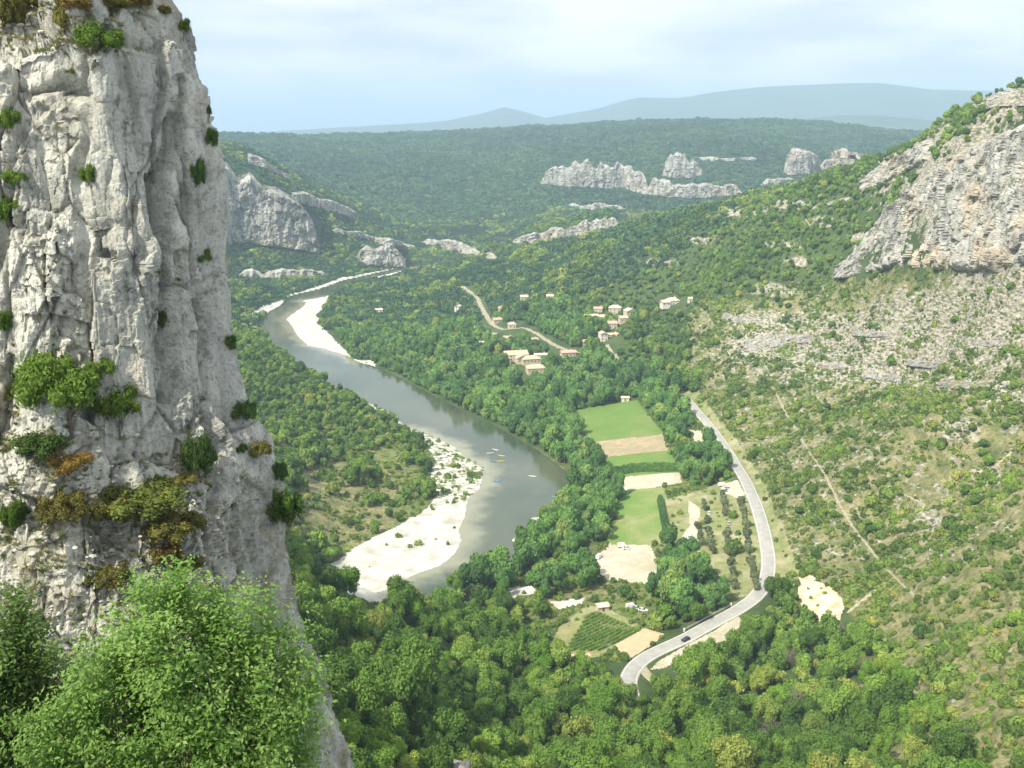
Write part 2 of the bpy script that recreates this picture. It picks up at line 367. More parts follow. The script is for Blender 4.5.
bank = np.where(sd_r < 0, np.maximum(-2.5, sd_r*.25-.35), .12+.045*np.maximum(sd_r, 0))
wB = 1-sstep(0, 42, sd_r); ZT = np.where(nearR, ZT*(1-wB)+bank*wB, ZT)
ZT = np.where(nearR & ~inR, np.maximum(ZT, .12+np.minimum(np.maximum(sd_r, 0)*.04, 1.5)), ZT)
# roads: centre lines picked on the terrain, terrain is levelled under them
LR = np.log(rows)
def height(x, y):
    x = np.asarray(x, float); y = np.asarray(y, float)
    r = np.hypot(x, y); a = np.arctan2(x, y); v = np.clip(np.interp(r, rows, np.arange(len(rows))), 0, len(rows)-1.001)
    u = np.clip((a-AZ0)/DA, 0, len(cols)-1.001); i = u.astype(int); j = v.astype(int); fu = u-i; fv = v-j
    return (ZT[j, i]*(1-fu)+ZT[j, i+1]*fu)*(1-fv)+(ZT[j+1, i]*(1-fu)+ZT[j+1, i+1]*fu)*fv
def hit(px, py, rmin=150, rmax=5000):
    d = ray(px, py); h = math.hypot(d[0], d[1]); rs = rows[(rows > rmin) & (rows < rmax)]
    x = d[0]/h*rs; y = d[1]/h*rs; zr = H+d[2]/h*rs; g = height(x, y)-zr
    k = np.argmax(g > 0)
    if g[k] <= 0: k = len(rs)-1
    if k > 0:
        t = g[k-1]/(g[k-1]-g[k]+1e-9); rr = rs[k-1]+(rs[k]-rs[k-1])*min(max(t, 0), 1)
    else: rr = rs[0]
    x = d[0]/h*rr; y = d[1]/h*rr; return np.array((x, y, float(height(x, y))))
def resample(P, step):
    P = np.array(P, float); d = np.r_[0, np.cumsum(np.linalg.norm(np.diff(P[:, :2], axis=0), axis=1))]
    n_ = max(4, int(d[-1]/step)); s = np.linspace(0, d[-1], n_)
    Q = np.stack([np.interp(s, d, P[:, k]) for k in range(P.shape[1])], 1)
    for _ in range(6): Q[1:-1] = (Q[:-2]+2*Q[1:-1]+Q[2:])/4
    return Q
def route(pts, step=3., level=0., flat=2., cut=7., **kw):
    global ZT
    P = resample([hit(a, b, **kw) for a, b in pts], step)
    z = P[:, 2].copy()
    for _ in range(60): z[1:-1] = (z[:-2]+z[1:-1]*2+z[2:])/4
    P[:, 2] = z
    if cut > 0:
        x0, x1, y0, y1 = P[:, 0].min()-25, P[:, 0].max()+25, P[:, 1].min()-25, P[:, 1].max()+25
        m = (X > x0) & (X < x1) & (Y > y0) & (Y < y1)
        d, t = segdist(X[m], Y[m], P[:, :2]); zt = np.interp(t, np.arange(len(P)), z)
        w = 1-sstep(flat, cut, d); ZT[m] = ZT[m]*(1-w)+(zt-.12)*w
    return P
ROAD = route([(684,396),(697,411),(715,432),(730,455),(745,480),(757,505),(765,535),(769,562),(767,580),(757,596),(737,611),(712,624),(683,639),(660,650),(640,662),(630,674),(627,684),(632,700)], flat=4.8, cut=11, rmin=280)
TRACK = route([(640,664),(648,678),(659,684),(676,693)], flat=2.5, cut=5, rmin=250)
VROAD = route([(462,286),(477,297),(484,312),(492,325),(505,331),(523,326),(538,334),(553,344),(567,351),(577,352)], flat=4, cut=9, rmin=800, step=5)
VTRACK = route([(607,346),(615,358),(628,368),(640,375)], flat=2.5, cut=5, rmin=700, step=4)
PATHS = [route(p, flat=1.0, cut=2.5, rmin=300, step=3) for p in (
    [(772,386),(780,400),(786,414),(797,430),(806,448),(820,466),(832,486),(840,505),(852,528),(868,548),(892,575),(915,596)],
    [(786,388),(797,400),(802,412)],
    [(1012,452),(1000,462),(985,474),(972,480)],
    [(866,476),(890,488),(910,497),(925,505)],
    [(848,612),(862,600),(876,590)], [(1024,640),(1010,652)])]

# benches behind the rock bands of the far hills: the ground steps up at each band
FAR_BANDS = [
    (2.5, 1.2, 12, 5, [(150,246,148),(200,247,156),(228,247,168),(238,245,182),(250,244,176),(262,246,190),(275,247,190),(298,251,203),(312,253,220),(320,254,246)]),
    (2.5, 1., 8, 6, [(292,202,193),(305,206,192),(315,209,198),(330,213,200),(345,217,206),(357,221,212)]),
    (3, 1.0, 5, 7, [(248,164,153),(262,169,158),(275,174,168),(288,180,174)]),
    (3, 1.2, 7, 8, [(358,262,252),(366,265,246),(376,267,250),(390,268,243),(406,268,259)]),
]
def ragged(seed, px0, px1, prof, step=2.2):
    """a rock band whose height comes and goes along the slope; prof: (px, base row, top row)"""
    xs = np.arange(px0, px1+.1, step); b = np.interp(xs, [q[0] for q in prof], [q[1] for q in prof]); t = np.interp(xs, [q[0] for q in prof], [q[2] for q in prof]); h = b-t
    n1 = fbm(xs/16, 0*xs, seed*3.1, 3); n2 = fbm(xs/5, 0*xs, seed*1.7+9, 3); f = np.clip(.86+.8*n1+.22*n2, .35, 1.05); e = np.clip(np.minimum(xs-px0, px1-xs)/7, .1, 1)
    return [(float(x), float(bb+n2_*1.2), float(bb+n2_*1.-hh*ff*ee)) for x, bb, hh, ff, ee, n2_ in zip(xs, b, h, f, e, n2)]
FAR_BANDS += [(2.5, .9, 8, 11, ragged(1, 540, 650, [(540,184,174),(565,187,164),(600,189,160),(625,190,160),(650,196,172)])), (2.5, .9, 8, 21, ragged(2, 646, 744, [(646,195,172),(670,198,178),(700,199,184),(744,195,185)])),
    (2.5, .9, 8, 12, ragged(3, 662, 704, [(662,177,164),(672,179,154),(690,179,154),(704,175,164)])), (2.5, .9, 8, 13, ragged(4, 782, 822, [(782,174,163),(792,176,150),(812,174,153),(822,172,162)])), (2.5, .9, 8, 14, ragged(5, 818, 868, [(818,171,158),(840,170,149),(868,162,156)])),
    (2.5, .9, 6, 24, ragged(6, 566, 626, [(566,206,200),(590,212,203),(626,209,205)])), (2.5, .8, 5, 25, ragged(7, 420, 500, [(420,243,236),(445,250,239),(470,256,246),(500,262,257)])), (2.5, .8, 5, 26, ragged(8, 512, 622, [(512,246,239),(545,242,229),(575,238,224),(600,232,215),(622,226,214)])), (2.5, .8, 5, 27, ragged(9, 760, 800, [(760,186,180),(780,184,177),(800,180,176)])),
    (2.5, .8, 5, 28, ragged(10, 330, 420, [(330,232,226),(360,240,232),(390,246,238),(420,250,246)])), (2.5, .8, 5, 29, ragged(11, 238, 330, [(238,276,268),(270,280,270),(300,278,268),(330,276,271)])), (2.5, .8, 4, 30, ragged(12, 690, 760, [(690,160,157),(720,162,157),(760,160,157)]))]
def at_azr(px, py, r): return at_r(px, py, r)
BAND_GEO = []
for (res_, amp_, out_, sd_, pts_) in FAR_BANDS:
    Bb = np.array([hit(p[0], p[1], 1100) for p in pts_]); rb = np.hypot(Bb[:, 0], Bb[:, 1]); Tt = np.array([at_r(p[0], p[2], r_+6) for p, r_ in zip(pts_, rb)]); BAND_GEO.append((Bb, Tt))
    ab = np.arctan2(Bb[:, 0], Bb[:, 1]); o_ = np.argsort(ab); i0, i1 = np.searchsorted(cols, ab.min()), np.searchsorted(cols, ab.max())
    for c_ in range(i0, i1):
        rr0 = np.interp(cols[c_], ab[o_], rb[o_]); zt0 = np.interp(cols[c_], ab[o_], Tt[o_, 2]); e_ = min(c_-i0, i1-1-c_)/8.; k_ = (rows > rr0+6)
        d_ = rows[k_]-rr0; lift = np.maximum(ZT[k_, c_], zt0-1.0-.06*d_); w_ = min(1, e_); ZT[k_, c_] = ZT[k_, c_]*(1-w_)+lift*w_
# ------------------------------------------------------------------ terrain classes -> separate sheets cut from one grid
PX, PY, DEP = proj(np.stack([X, Y, ZT], -1))
def cen(G): return (G[:-1, :-1]+G[1:, :-1]+G[:-1, 1:]+G[1:, 1:])/4
fx, fy, fr, fz = cen(PX), cen(PY), cen(TR), cen(ZT)
wob = fbm(cen(X)/14, cen(Y)/14, 0, 3)*4; wob2 = fbm(cen(X)/14, cen(Y)/14, 8, 3)*4
cls = np.zeros(fx.shape, np.int16)
def region(k, poly, rmin=300, rmax=1700, w=1.):
    m = inpoly(fx+wob*w, fy+wob2*w*.6, poly) & (fr > rmin) & (fr < rmax); cls[m] = k
GR_MAIN = [(325,566),(339,560),(350,551),(372,537),(396,527),(412,517),(429,508),(436,495),(429,480),(437,462),(426,445),(398,424),(380,412),(364,401),(372,396),(440,420),(520,470),(500,560),(430,600),(370,602),(340,590)]
region(1, GR_MAIN, w=.7)
region(2, [(430,510),(436,495),(429,480),(437,462),(426,445),(398,424),(380,412),(364,401),(372,396),(440,425),(500,468),(490,500),(470,500)])
region(1, [(299,301),(340,283),(352,284),(345,290),(330,297),(322,310),(318,322),(330,335),(345,350),(352,357),(340,360),(300,350),(280,320)], 900, 1700, .4)
region(1, [(354,359),(373,361),(376,368),(358,368)], 900, 1500, .3)
region(1, [(250,326),(256,318),(268,312),(282,306),(284,300),(262,306),(250,314)], 900, 1600, .4)
region(1, [(284,297),(318,289),(345,279.5),(378,272.5),(405,267),(378,271),(340,278),(316,287),(288,295)], 1100, 1900, .2)
region(1, [(372,277),(410,267),(440,264),(440,266),(410,271),(378,280)], 1100, 1900, .1)
region(1, [(500,552),(524,525),(532,514),(545,512),(540,524),(530,532),(520,552)], w=.4)
region(3, [(585,568),(612,541),(650,543),(656,560),(658,586),(630,582),(600,580),(590,577)], w=.5)
region(4, [(571,410),(638,400),(643,408),(664,434),(596,443),(576,425)], w=.3)
region(4, [(604,455),(668,449),(676,462),(682,472),(612,478)], w=.3)
region(6, [(596,442),(663,434),(667,450),(603,457)], w=.2)
region(7, [(612,478),(680,472),(682,483),(622,492)], w=.3)
region(5, [(622,491),(664,486),(668,510),(666,545),(612,545),(606,540),(618,520)], w=.4)
region(9, [(664,500),(700,490),(724,480),(742,485),(755,520),(762,560),(752,596),(736,598),(715,570),(700,560),(680,555),(670,540)], 300, 900, .3)
region(3, [(688,500),(700,508),(698,530),(700,552),(680,552),(676,545),(690,525)], w=.3)
region(3, [(720,484),(738,480),(745,494),(741,500),(722,492)], w=.3)
region(3, [(690,430),(701,431),(704,444),(697,446)], w=.3)
region(10, [(553,640),(561,624),(588,605),(612,611),(645,630),(616,646),(600,656),(565,664),(550,656)], w=.3)
region(9, [(560,626),(588,606),(612,611),(648,630),(640,632),(612,615),(590,610),(566,628)], w=.2)
region(8, [(614,645),(645,628),(664,634),(652,645),(628,660)], w=.2)
region(8, [(562,655),(590,652),(596,664),(560,668)], w=.5)
region(1, [(550,602),(585,597),(582,604),(556,610)], w=.4)
region(1, [(507,588),(535,585),(540,592),(512,598)], w=.8)
region(3, [(650,670),(660,660),(688,644),(712,632),(738,616),(744,622),(728,640),(712,644),(690,656),(664,668)], 280, 700, .25)
region(11, [(797,578),(808,574),(822,583),(836,592),(845,604),(840,620),(820,622),(800,606)], 300, 700, .8)
region(9, [(676,392),(700,392),(720,420),(745,450),(765,485),(785,530),(800,575),(790,590),(772,585),(774,555),(764,510),(748,478),(730,450),(712,425),(695,405)], 300, 900, .6)
def carve(k, P, w):
    m = (fr > 250) & (fr < 1400)
    d = np.full(fx.shape, 1e9); xx = cen(X); yy = cen(Y)
    bx = (xx > P[:, 0].min()-8) & (xx < P[:, 0].max()+8) & (yy > P[:, 1].min()-8) & (yy < P[:, 1].max()+8) & m
    dd, _ = segdist(xx[bx], yy[bx], P[:, :2]); q = np.zeros(fx.shape, bool); q[bx] = dd < w+wob[bx]*.12+wob2[bx]*.10; cls[q] = k
carve(12, VROAD, 2.8); carve(12, VTRACK, 2.6)
for q in PATHS: carve(12, q, .6)
# masks for the ground material: rock, dry soil, grass
slopeR = inpoly(PX, PY, [(700,300),(760,300),(833,280),(880,270),(1100,265),(1100,900),(960,768),(930,700),(860,640),(845,600),(800,590),(780,560),(770,500),(745,455),(705,400),(690,370),(690,330)]) & (TR > 180) & (TR < 1000)
def soften(B, it=6):
    B = B.astype(np.float32)
    for _ in range(it):
        B[1:-1, 1:-1] = (B[:-2, 1:-1]+B[2:, 1:-1]+B[1:-1, :-2]+B[1:-1, 2:]+B[1:-1, 1:-1]*2)/6
    return B
SR = soften(slopeR, 12)
midr = (TR < 1050) & (TR > 280)
rock = blob(PX, PY, [(880,350,150,36,1),(800,340,60,26,1),(760,345,40,16,.9),(940,330,90,40,.95),(1000,300,60,40,.9),(970,180,90,60,.8),(760,320,50,10,.7),(910,155,40,25,.8),(1000,104,50,20,.75),(950,138,40,14,.8),(912,160,28,10,.8),(882,180,24,8,.75)])*midr
rock = rock*.85; rock = np.maximum(rock, .20*SR*(PY < 560)); rock = np.maximum(rock, blob(PX, PY, [(1010,395,26,16,.9),(960,430,20,12,.8),(930,520,22,14,.5),(985,470,20,6,.6)])*midr)
rock = np.maximum(rock, blob(PX, PY, [(740,212,30,5,.75),(700,240,20,4,.6),(790,205,24,5,.8),(820,222,20,5,.7),(860,240,14,8,.6),(660,262,24,4,.5),(780,245,24,5,.5),(800,262,16,6,.6),(770,290,24,7,.7)])*(TR > 600)*(TR < 1400))
dry = np.maximum(.38*SR, blob(PX, PY, [(350,500,62,50,.62),(320,470,40,26,.5),(960,600,60,60,.52),(870,520,30,50,.45),(900,560,40,30,.5),(820,480,30,50,.42),(930,720,70,70,.8),(980,650,70,60,.7),(900,640,50,40,.62),(870,590,40,30,.5),(970,500,60,30,.4),(700,330,14,26,.6),(690,365,14,10,.6),(740,440,14,30,.6),(560,595,40,8,.7),(610,590,30,8,.6)])*(TR > 250)*(TR < 1100))
grass = np.maximum(.30*SR, blob(PX, PY, [(350,490,90,80,.75),(620,480,100,120,.4),(600,600,80,40,.6),(700,600,60,30,.4)])*(TR < 1100))
for gmask in (rock, dry, grass): gmask *= 1.
MASK = np.stack([rock, dry, grass, np.ones_like(rock)], -1)
names = {0: ('ground', M_GROUND), 1: ('gravel_bank', M_GRAVEL), 2: ('weedy_gravel_bank', M_SCRUBGRAVEL), 3: ('dirt_lot', M_LOT), 4: ('meadow', M_MEADOW), 5: ('worn_meadow', M_MEADOW2),
         6: ('ploughed_field', M_STUBBLE), 7: ('stubble_field', M_LOT), 8: ('sandy_plot', M_SAND), 9: ('straw_verge', M_STRAW), 10: ('vineyard_soil', M_VINEGROUND), 11: ('eroded_bank', M_SCAR), 12: ('footpath', M_PATH)}
NC = len(cols); VT = np.stack([X, Y, ZT], -1).reshape(-1, 3); jj, ii = np.meshgrid(np.arange(len(rows)-1), np.arange(NC-1), indexing='ij')
b0 = jj*NC+ii; QT = np.stack([b0, b0+1, b0+NC+1, b0+NC], -1)
for k, (nm, mt) in names.items():
    q = QT[cls == k]
    if not len(q): continue
    uq, inv = np.unique(q.ravel(), return_inverse=True)
    me = mesh_np(nm, VT[uq], inv.reshape(-1, 4), True, [mt], attrs={'mask': ('FLOAT_COLOR', MASK.reshape(-1, 4)[uq])})
    tag(obj(nm, me), kind='structure')
# far plain out to the horizon, and the ground beside / behind the viewpoint
def fan(r0, r1, n_r, a0, a1, n_a, zf):
    rr = np.geomspace(r0, r1, n_r); aa = np.linspace(a0, a1, n_a); AA, RRg = np.meshgrid(aa, rr); x = RRg*np.sin(AA); y = RRg*np.cos(AA)
    V = np.stack([x, y, zf(x, y, RRg)], -1).reshape(-1, 3); j, i = np.meshgrid(np.arange(n_r-1), np.arange(n_a-1), indexing='ij'); b = j*n_a+i
    return V, np.stack([b, b+1, b+n_a+1, b+n_a], -1).reshape(-1, 4)
M_FARGREEN = m_noise2('far_woodland', (.04, .07, .04), (.07, .10, .05), .0035, bump=0)
V, Q = fan(6900, 34000, 50, AZ0-.1, AZ1+.1, 160, lambda x, y, r: 120+fbm(x/2500, y/2500, 0, 3)*35*sstep(6900, 9000, r)-30*(r < 6950))
tag(obj('plain', mesh_np('plain', V, Q, True, [M_FARGREEN])), kind='structure')
# distant hills: a long swell with its own depth
def ridge(name, r, pts, depth, seed):
    px = np.linspace(pts[0][0], pts[-1][0], 200); py = np.interp(px, [p[0] for p in pts], [p[1] for p in pts])
    n_t = 24; V = np.zeros((200, n_t, 3))
    for i in range(200):
        T = at_r(px[i], py[i], r); u = T[:2]/np.linalg.norm(T[:2]); top = T[2]
        for j in range(n_t):
            s = (j/(n_t-1)*2-1); V[i, j, :2] = T[:2]+u*depth*s; V[i, j, 2] = 60+(top-60)*math.cos(s*math.pi/2)**1.3
    V[..., 2] += fbm(V[..., 0]/1800, V[..., 1]/1800, seed, 4)*(top-60)*.05
    b = np.arange(199)[:, None]*n_t+np.arange(n_t-1); Q = np.stack([b, b+n_t, b+n_t+1, b+1], -1).reshape(-1, 4)
    tag(obj(name, mesh_np(name, V.reshape(-1, 3), Q, True, [M_FARGREEN])), kind='structure')
ridge('distant_hills', 11500, [(100,136),(215,135),(300,130),(400,124),(445,121),(480,114),(505,107),(525,112),(545,118),(600,108),(625,100),(640,97),(680,98),(720,91),(760,87),(800,85),(850,83),(880,83),(930,90),(980,91),(1100,96),(1250,110)], 2600, 1)
ridge('distant_hills', 7600, [(560,136),(700,130),(780,121),(840,115),(880,115),(930,120),(1000,128),(1100,126),(1250,120)], 1100, 2)
# river: one sheet at water level, paler where it is shallow along the gravel
wm = (sd_r < 5) & (TR < 2300) & (TR > 250); wq = wm[:-1, :-1] | wm[1:, :-1] | wm[:-1, 1:] | wm[1:, 1:]; q = QT[wq]; uq, inv = np.unique(q.ravel(), return_inverse=True); wv = VT[uq].copy(); wv[:, 2] = 0
gb = [tuple(at_z(a, b, 0)[:2]) for a, b in RIV_L[17:31]]; gb2 = [tuple(at_z(a, b, 0)[:2]) for a, b in RIV_R[6:18]]; dg = np.minimum(segdist(wv[:, 0], wv[:, 1], gb)[0], segdist(wv[:, 0], wv[:, 1], gb2)[0]/1.0)
shal = 1-sstep(1, 17, dg+fbm(wv[:, 0]/14, wv[:, 1]/14, 2, 3)*10)
tag(obj('river', mesh_np('river', wv, inv.reshape(-1, 4), True, [M_WATER], attrs={'shallow': ('FLOAT', shal)})), kind='structure')
# road ribbon
def ribbon(name, P, w, mat, zoff=.06, kerb=0):
    t = np.gradient(P[:, :2], axis=0); t /= np.linalg.norm(t, axis=1)[:, None]; nrm = np.stack([-t[:, 1], t[:, 0]], 1)
    V = []; prof = [(-w/2-.5, -.25), (-w/2, 0), (0, .05), (w/2, 0), (w/2+.5, -.25)]
    for k in range(len(P)):
        for o, dz in prof: V.append((P[k, 0]+nrm[k, 0]*o, P[k, 1]+nrm[k, 1]*o, P[k, 2]+zoff+dz))
    m = len(prof); b = np.arange(len(P)-1)[:, None]*m+np.arange(m-1); Q = np.stack([b, b+m, b+m+1, b+1], -1).reshape(-1, 4)
    o = obj(name, mesh_np(name, V, Q, True, [mat])); tag(o, kind='structure'); return o, nrm
_, RN = ribbon('road', ROAD, 6.4, M_ROAD)
ribbon('side_track', TRACK, 3.4, M_PATH, .03)
def stripe(P, off, w, mat, name, k0=0, k1=None):
    t = np.gradient(P[:, :2], axis=0); t /= np.linalg.norm(t, axis=1)[:, None]; nrm = np.stack([-t[:, 1], t[:, 0]], 1); V = []
    zz = .06+.05*(1-abs(off)/3.2)+.006
    for k in range(len(P))[k0:k1]:
        for o in (off-w/2, off+w/2): V.append((P[k, 0]+nrm[k, 0]*o, P[k, 1]+nrm[k, 1]*o, P[k, 2]+zz))
    b = np.arange(len(V)//2-1)*2; Q = np.stack([b, b+2, b+3, b+1], -1)
    tag(obj(name, mesh_np(name, V, Q, True, [mat])), kind='structure')
M_WHITE = simple('white_paint', (.72, .71, .67), .6, .3, .08, 3)
stripe(ROAD, 2.95, .22, M_WHITE, 'road_edge_line'); stripe(ROAD, -2.95, .22, M_WHITE, 'road_edge_line')

# ------------------------------------------------------------------ haze
def haze():
    mb = MB().box(-34000, 34000, -3000, 36000, -9, 800); n = NT('haze_air')
    v = n.n('ShaderNodeVolumePrincipled'); v.inputs['Color'].default_value = (.57, .76, 1.0, 1); v.inputs['Density'].default_value = .000125
    v.inputs['Anisotropy'].default_value = .0
    n.l(v.outputs[0], n.out.inputs['Volume']); tag(obj('haze', mb.mesh('haze', n.m)), kind='stuff')
haze()
# ------------------------------------------------------------------ foreground rock face
EDGE = [(-260,150),(-160,160),(-60,170),(0,176),(12,186),(30,191),(60,200),(90,207),(115,208),(140,212),(165,223),(190,228),(230,230),(270,231),(310,232),(340,234),(370,241),(400,250),(430,262),(460,274),(480,283),(510,287),(540,290),(575,297),(600,301),(640,312),(680,325),(720,341),(768,357),(820,380),(900,420),(1000,470),(1100,520)]
def rock_face():
    YE = 56.; zt = H+52*(-SP+(384+170)/F*CP)/(CP+(384+170)/F*SP)
    zs = np.arange(zt, 158, -.056)
    a = np.concatenate([-np.arange(26, 0, -.25), np.arange(0, 24, .052)])      # <0 wraps round the back of the edge
    AA, ZZ = np.meshgrid(a, zs)
    v = []
    for z in zs:                                             # image row in which this height meets the edge
        k = (z-H)/YE; v.append((k*CP+SP)/(CP-k*SP))
    pyr = 384-F*np.array(v); pe = np.interp(pyr, [p[0] for p in EDGE], [p[1] for p in EDGE])
    dep = YE*CP-(zs-H)*SP; Xe = ((pe-512)/F*dep)[:, None]; PYR = pyr[:, None]+0*AA
    ap = np.maximum(AA, 0)
    qx = ap*18.5; PXR = pe[:, None]-qx
    Yf = YE-8.6*(1-np.exp(-ap/3.8))+.20*np.maximum(ap-6.2, 0)-.10*np.maximum(ap-13, 0)
    Yf += .45*sstep(3.2, 4.6, ap)*sstep(40, 80, PYR)*sstep(420, 330, PYR)*sstep(8.5, 5.4, ap)      # shallow recess right of the pale block
    Yf -= .7*sstep(5.4, 7.2, ap)*sstep(30, 90, PYR)
    Yf += .0095*np.clip(400-PYR, 0, 420)*sstep(3., 7., ap)
    Yf -= .055*np.maximum(PYR-400-.25*(PXR-120), 0)*.62*sstep(0, 2.5, ap)     # ramp that comes forward below the wall
    Yf += .055*np.maximum(52-PYR+.10*(60-PXR), 0)*1.7*sstep(3.5, 6.5, ap)   # scree ledge on top
    Xf = Xe-ap
    back = AA < 0; ab = -np.minimum(AA, 0)
    Yf = np.where(back, YE+ab, Yf); dpb = Yf*CP-(ZZ-H)*SP; pyb = 384-F*(Yf*SP+(ZZ-H)*CP)/dpb
    peb = np.interp(pyb, [p[0] for p in EDGE], [p[1] for p in EDGE]); Xf = np.where(back, (peb-512-14*sstep(0, 2, ab)-1.5*ab)/F*dpb, Xf)
    V = np.stack([Xf, Yf, ZZ], -1)
    def norms(V):
        du = np.gradient(V, axis=1); dv = np.gradient(V, axis=0); N = np.cross(du, dv); N /= np.linalg.norm(N, axis=-1)[..., None]+1e-9
        return N
    N = norms(V); s = np.sign((N[..., 1:2])*(-1)+1e-9); 
    if N[len(zs)//2, -50, 1] > 0: N = -N
    x, y, z = V[..., 0], V[..., 1], V[..., 2]
    wx = fbm(x/3, y/3, z/3, 2)*.55; wz = fbm(x/3+9, y/3, z/3, 2)*.6
    ramp = sstep(400, 470, PYR-.25*(PXR-120))
    f1, c1 = facets((x+wx*.7)/3.1, y/3.1, (z+wz*.7)/7.5, .42, 1.1, 1)
    f2, c2 = facets((x+wx*.4)/.95, y/.95, (z+wz*.4)/2.3, .17, .46, 2)
    f3, c3 = facets((x+wx*.2)/.34, y/.34, z/.52, .06, .19, 3)
    rg = sstep(-.05, .35, fbm(x/3.2, y/3.2, z/6, 3)+.25*ramp)
    d = f1*.8+f2*(.34+.5*rg)+f3*(.16+.95*rg+.5*ramp)-.45
    d += fbm(x/7, y/7, z/16, 3)*1.5+fbm(x/1.1, y/1.1, z/5.5, 5, ridged=True)*.27+fbm(x/.35, y/.35, z/.5, 4)*(.05+.10*rg)
    d -= np.exp(-(c1/.05)**2)*.22+np.exp(-(c2/.06)**2)*.05*(pnoise(x/3, y/3, z/3) > -.1)
    pocket = np.clip(fbm(x/1.2, y/1.2, z/2.2, 4)-.27, 0, 1); d -= pocket*1.8*(1-ramp*.6)
    def groove(pts, w, depth):
        nonlocal d
        dd, t = segdist(PXR+wx*14, PYR, pts); d = d-depth*np.exp(-(dd/w)**2)*(1 if True else 0)
    groove([(188,120),(192,160),(196,200),(193,260),(196,330),(194,380)], 5, 1.2)
    groove([(193,165),(197,215)], 8, .8)
    groove([(118,60),(124,110),(116,160),(122,230),(112,300),(100,345),(40,350)], 6, .5)
    groove([(72,120),(60,150),(52,230),(34,330)], 4, .45); groove([(36,240),(22,310),(18,345)], 5, .6); groove([(205,250),(214,330),(226,420),(250,520),(262,600)], 4, .7)
    groove([(80,90),(95,84),(112,96)], 6, .9); groove([(45,80),(60,84)], 4, .5); groove([(150,40),(160,100),(172,170),(168,260)], 5, .55)
    groove([(70,520),(85,570),(100,600)], 6, .6); groove([(160,560),(190,610)], 5, .5)
    d *= np.where(back, .8, .35+.65*sstep(0, 1.2, ap))
    crack = np.clip(np.exp(-(c2/.09)**2)*.55+np.exp(-(c1/.05)**2)*.7+np.exp(-(c3/.10)**2)*.35*rg+pocket*3, 0, 1)
    V = V+N*d[..., None]
    m = len(a); b = np.arange(len(zs)-1)[:, None]*m+np.arange(m-1); Q = np.stack([b, b+1, b+m+1, b+m], -1).reshape(-1, 4)
    veg = (ramp*.8+sstep(60, 30, PYR)*.5).astype(np.float32)
    nn = NT('foreground_limestone')
    base = nn.ramp(nn.noise(.55, 8, .62), [(.27, (.46, .44, .36)), (.42, (.68, .66, .56)), (.56, (.78, .76, .66)), (.75, (.85, .83, .73))])
    g = nn.ramp(nn.noise(.16, 4, .5, stretch=(1, 1, .35)), [(.44, 0.), (.62, .55)])
    base = nn.mix(g, base, (.55, .555, .49))
    st = nn.ramp(nn.noise(1.1, 6, .6, stretch=(1, 1, .09)), [(.36, .75), (.50, 0.)])
    base = nn.mix(st, base, (.32, .325, .28))
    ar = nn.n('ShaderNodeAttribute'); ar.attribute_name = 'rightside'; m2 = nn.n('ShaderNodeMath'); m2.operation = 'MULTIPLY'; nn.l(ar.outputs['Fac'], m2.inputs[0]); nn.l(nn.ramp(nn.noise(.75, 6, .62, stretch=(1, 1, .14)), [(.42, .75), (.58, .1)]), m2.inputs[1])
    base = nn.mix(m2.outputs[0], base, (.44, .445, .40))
    ac = nn.n('ShaderNodeAttribute'); ac.attribute_name = 'crack'; m3 = nn.n('ShaderNodeMath'); m3.operation = 'MULTIPLY'; nn.l(ac.outputs['Fac'], m3.inputs[0]); nn.l(nn.ramp(nn.noise(1.5, 4), [(.45, .0), (.65, .5)]), m3.inputs[1])
    base = nn.mix(m3.outputs[0], base, (.19, .19, .155))
    oc = nn.ramp(nn.noise(.32, 5, .6), [(.56, 0.), (.70, .5)]); base = nn.mix(oc, base, (.50, .42, .31))
    sp = nn.ramp(nn.noise(5.5, 6, .72), [(.36, .7), (.45, 0.)]); base = nn.mix(sp, base, (.15, .15, .13))
    sp2 = nn.ramp(nn.noise(1.6, 6, .7), [(.37, .65), (.46, 0.)]); base = nn.mix(sp2, base, (.21, .215, .19))
    at = nn.n('ShaderNodeAttribute'); at.attribute_name = 'ledge'
    mm = nn.n('ShaderNodeMath'); mm.operation = 'MULTIPLY'; nn.l(at.outputs['Fac'], mm.inputs[0]); nn.l(nn.ramp(nn.noise(.8, 6, .65), [(.47, 0.), (.60, .75)]), mm.inputs[1])
    base = nn.mix(mm.outputs[0], base, nn.mix(nn.noise(2., 3), (.17, .19, .075), (.34, .29, .18)))
    nn.bsdf(base, .95, .12, bump=nn.noise(4.5, 9, .72), bstr=1., bdist=.22)
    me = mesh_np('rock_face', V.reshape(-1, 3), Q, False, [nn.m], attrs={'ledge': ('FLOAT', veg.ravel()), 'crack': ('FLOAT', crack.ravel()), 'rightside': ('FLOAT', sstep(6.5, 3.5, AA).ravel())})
    tag(obj('rock_face', me), kind='structure')
    return V
RV = rock_face(); RPX, RPY, RD = proj(RV[::2, ::2]); RVs = RV[::2, ::2]
def on_rock(px, py):
    d = (RPX-px)**2+(RPY-py)**2; m = d < max(d.min()*1.5, 9); dd = np.where(m, RD, 1e9); return RVs[np.unravel_index(np.argmin(dd), dd.shape)]

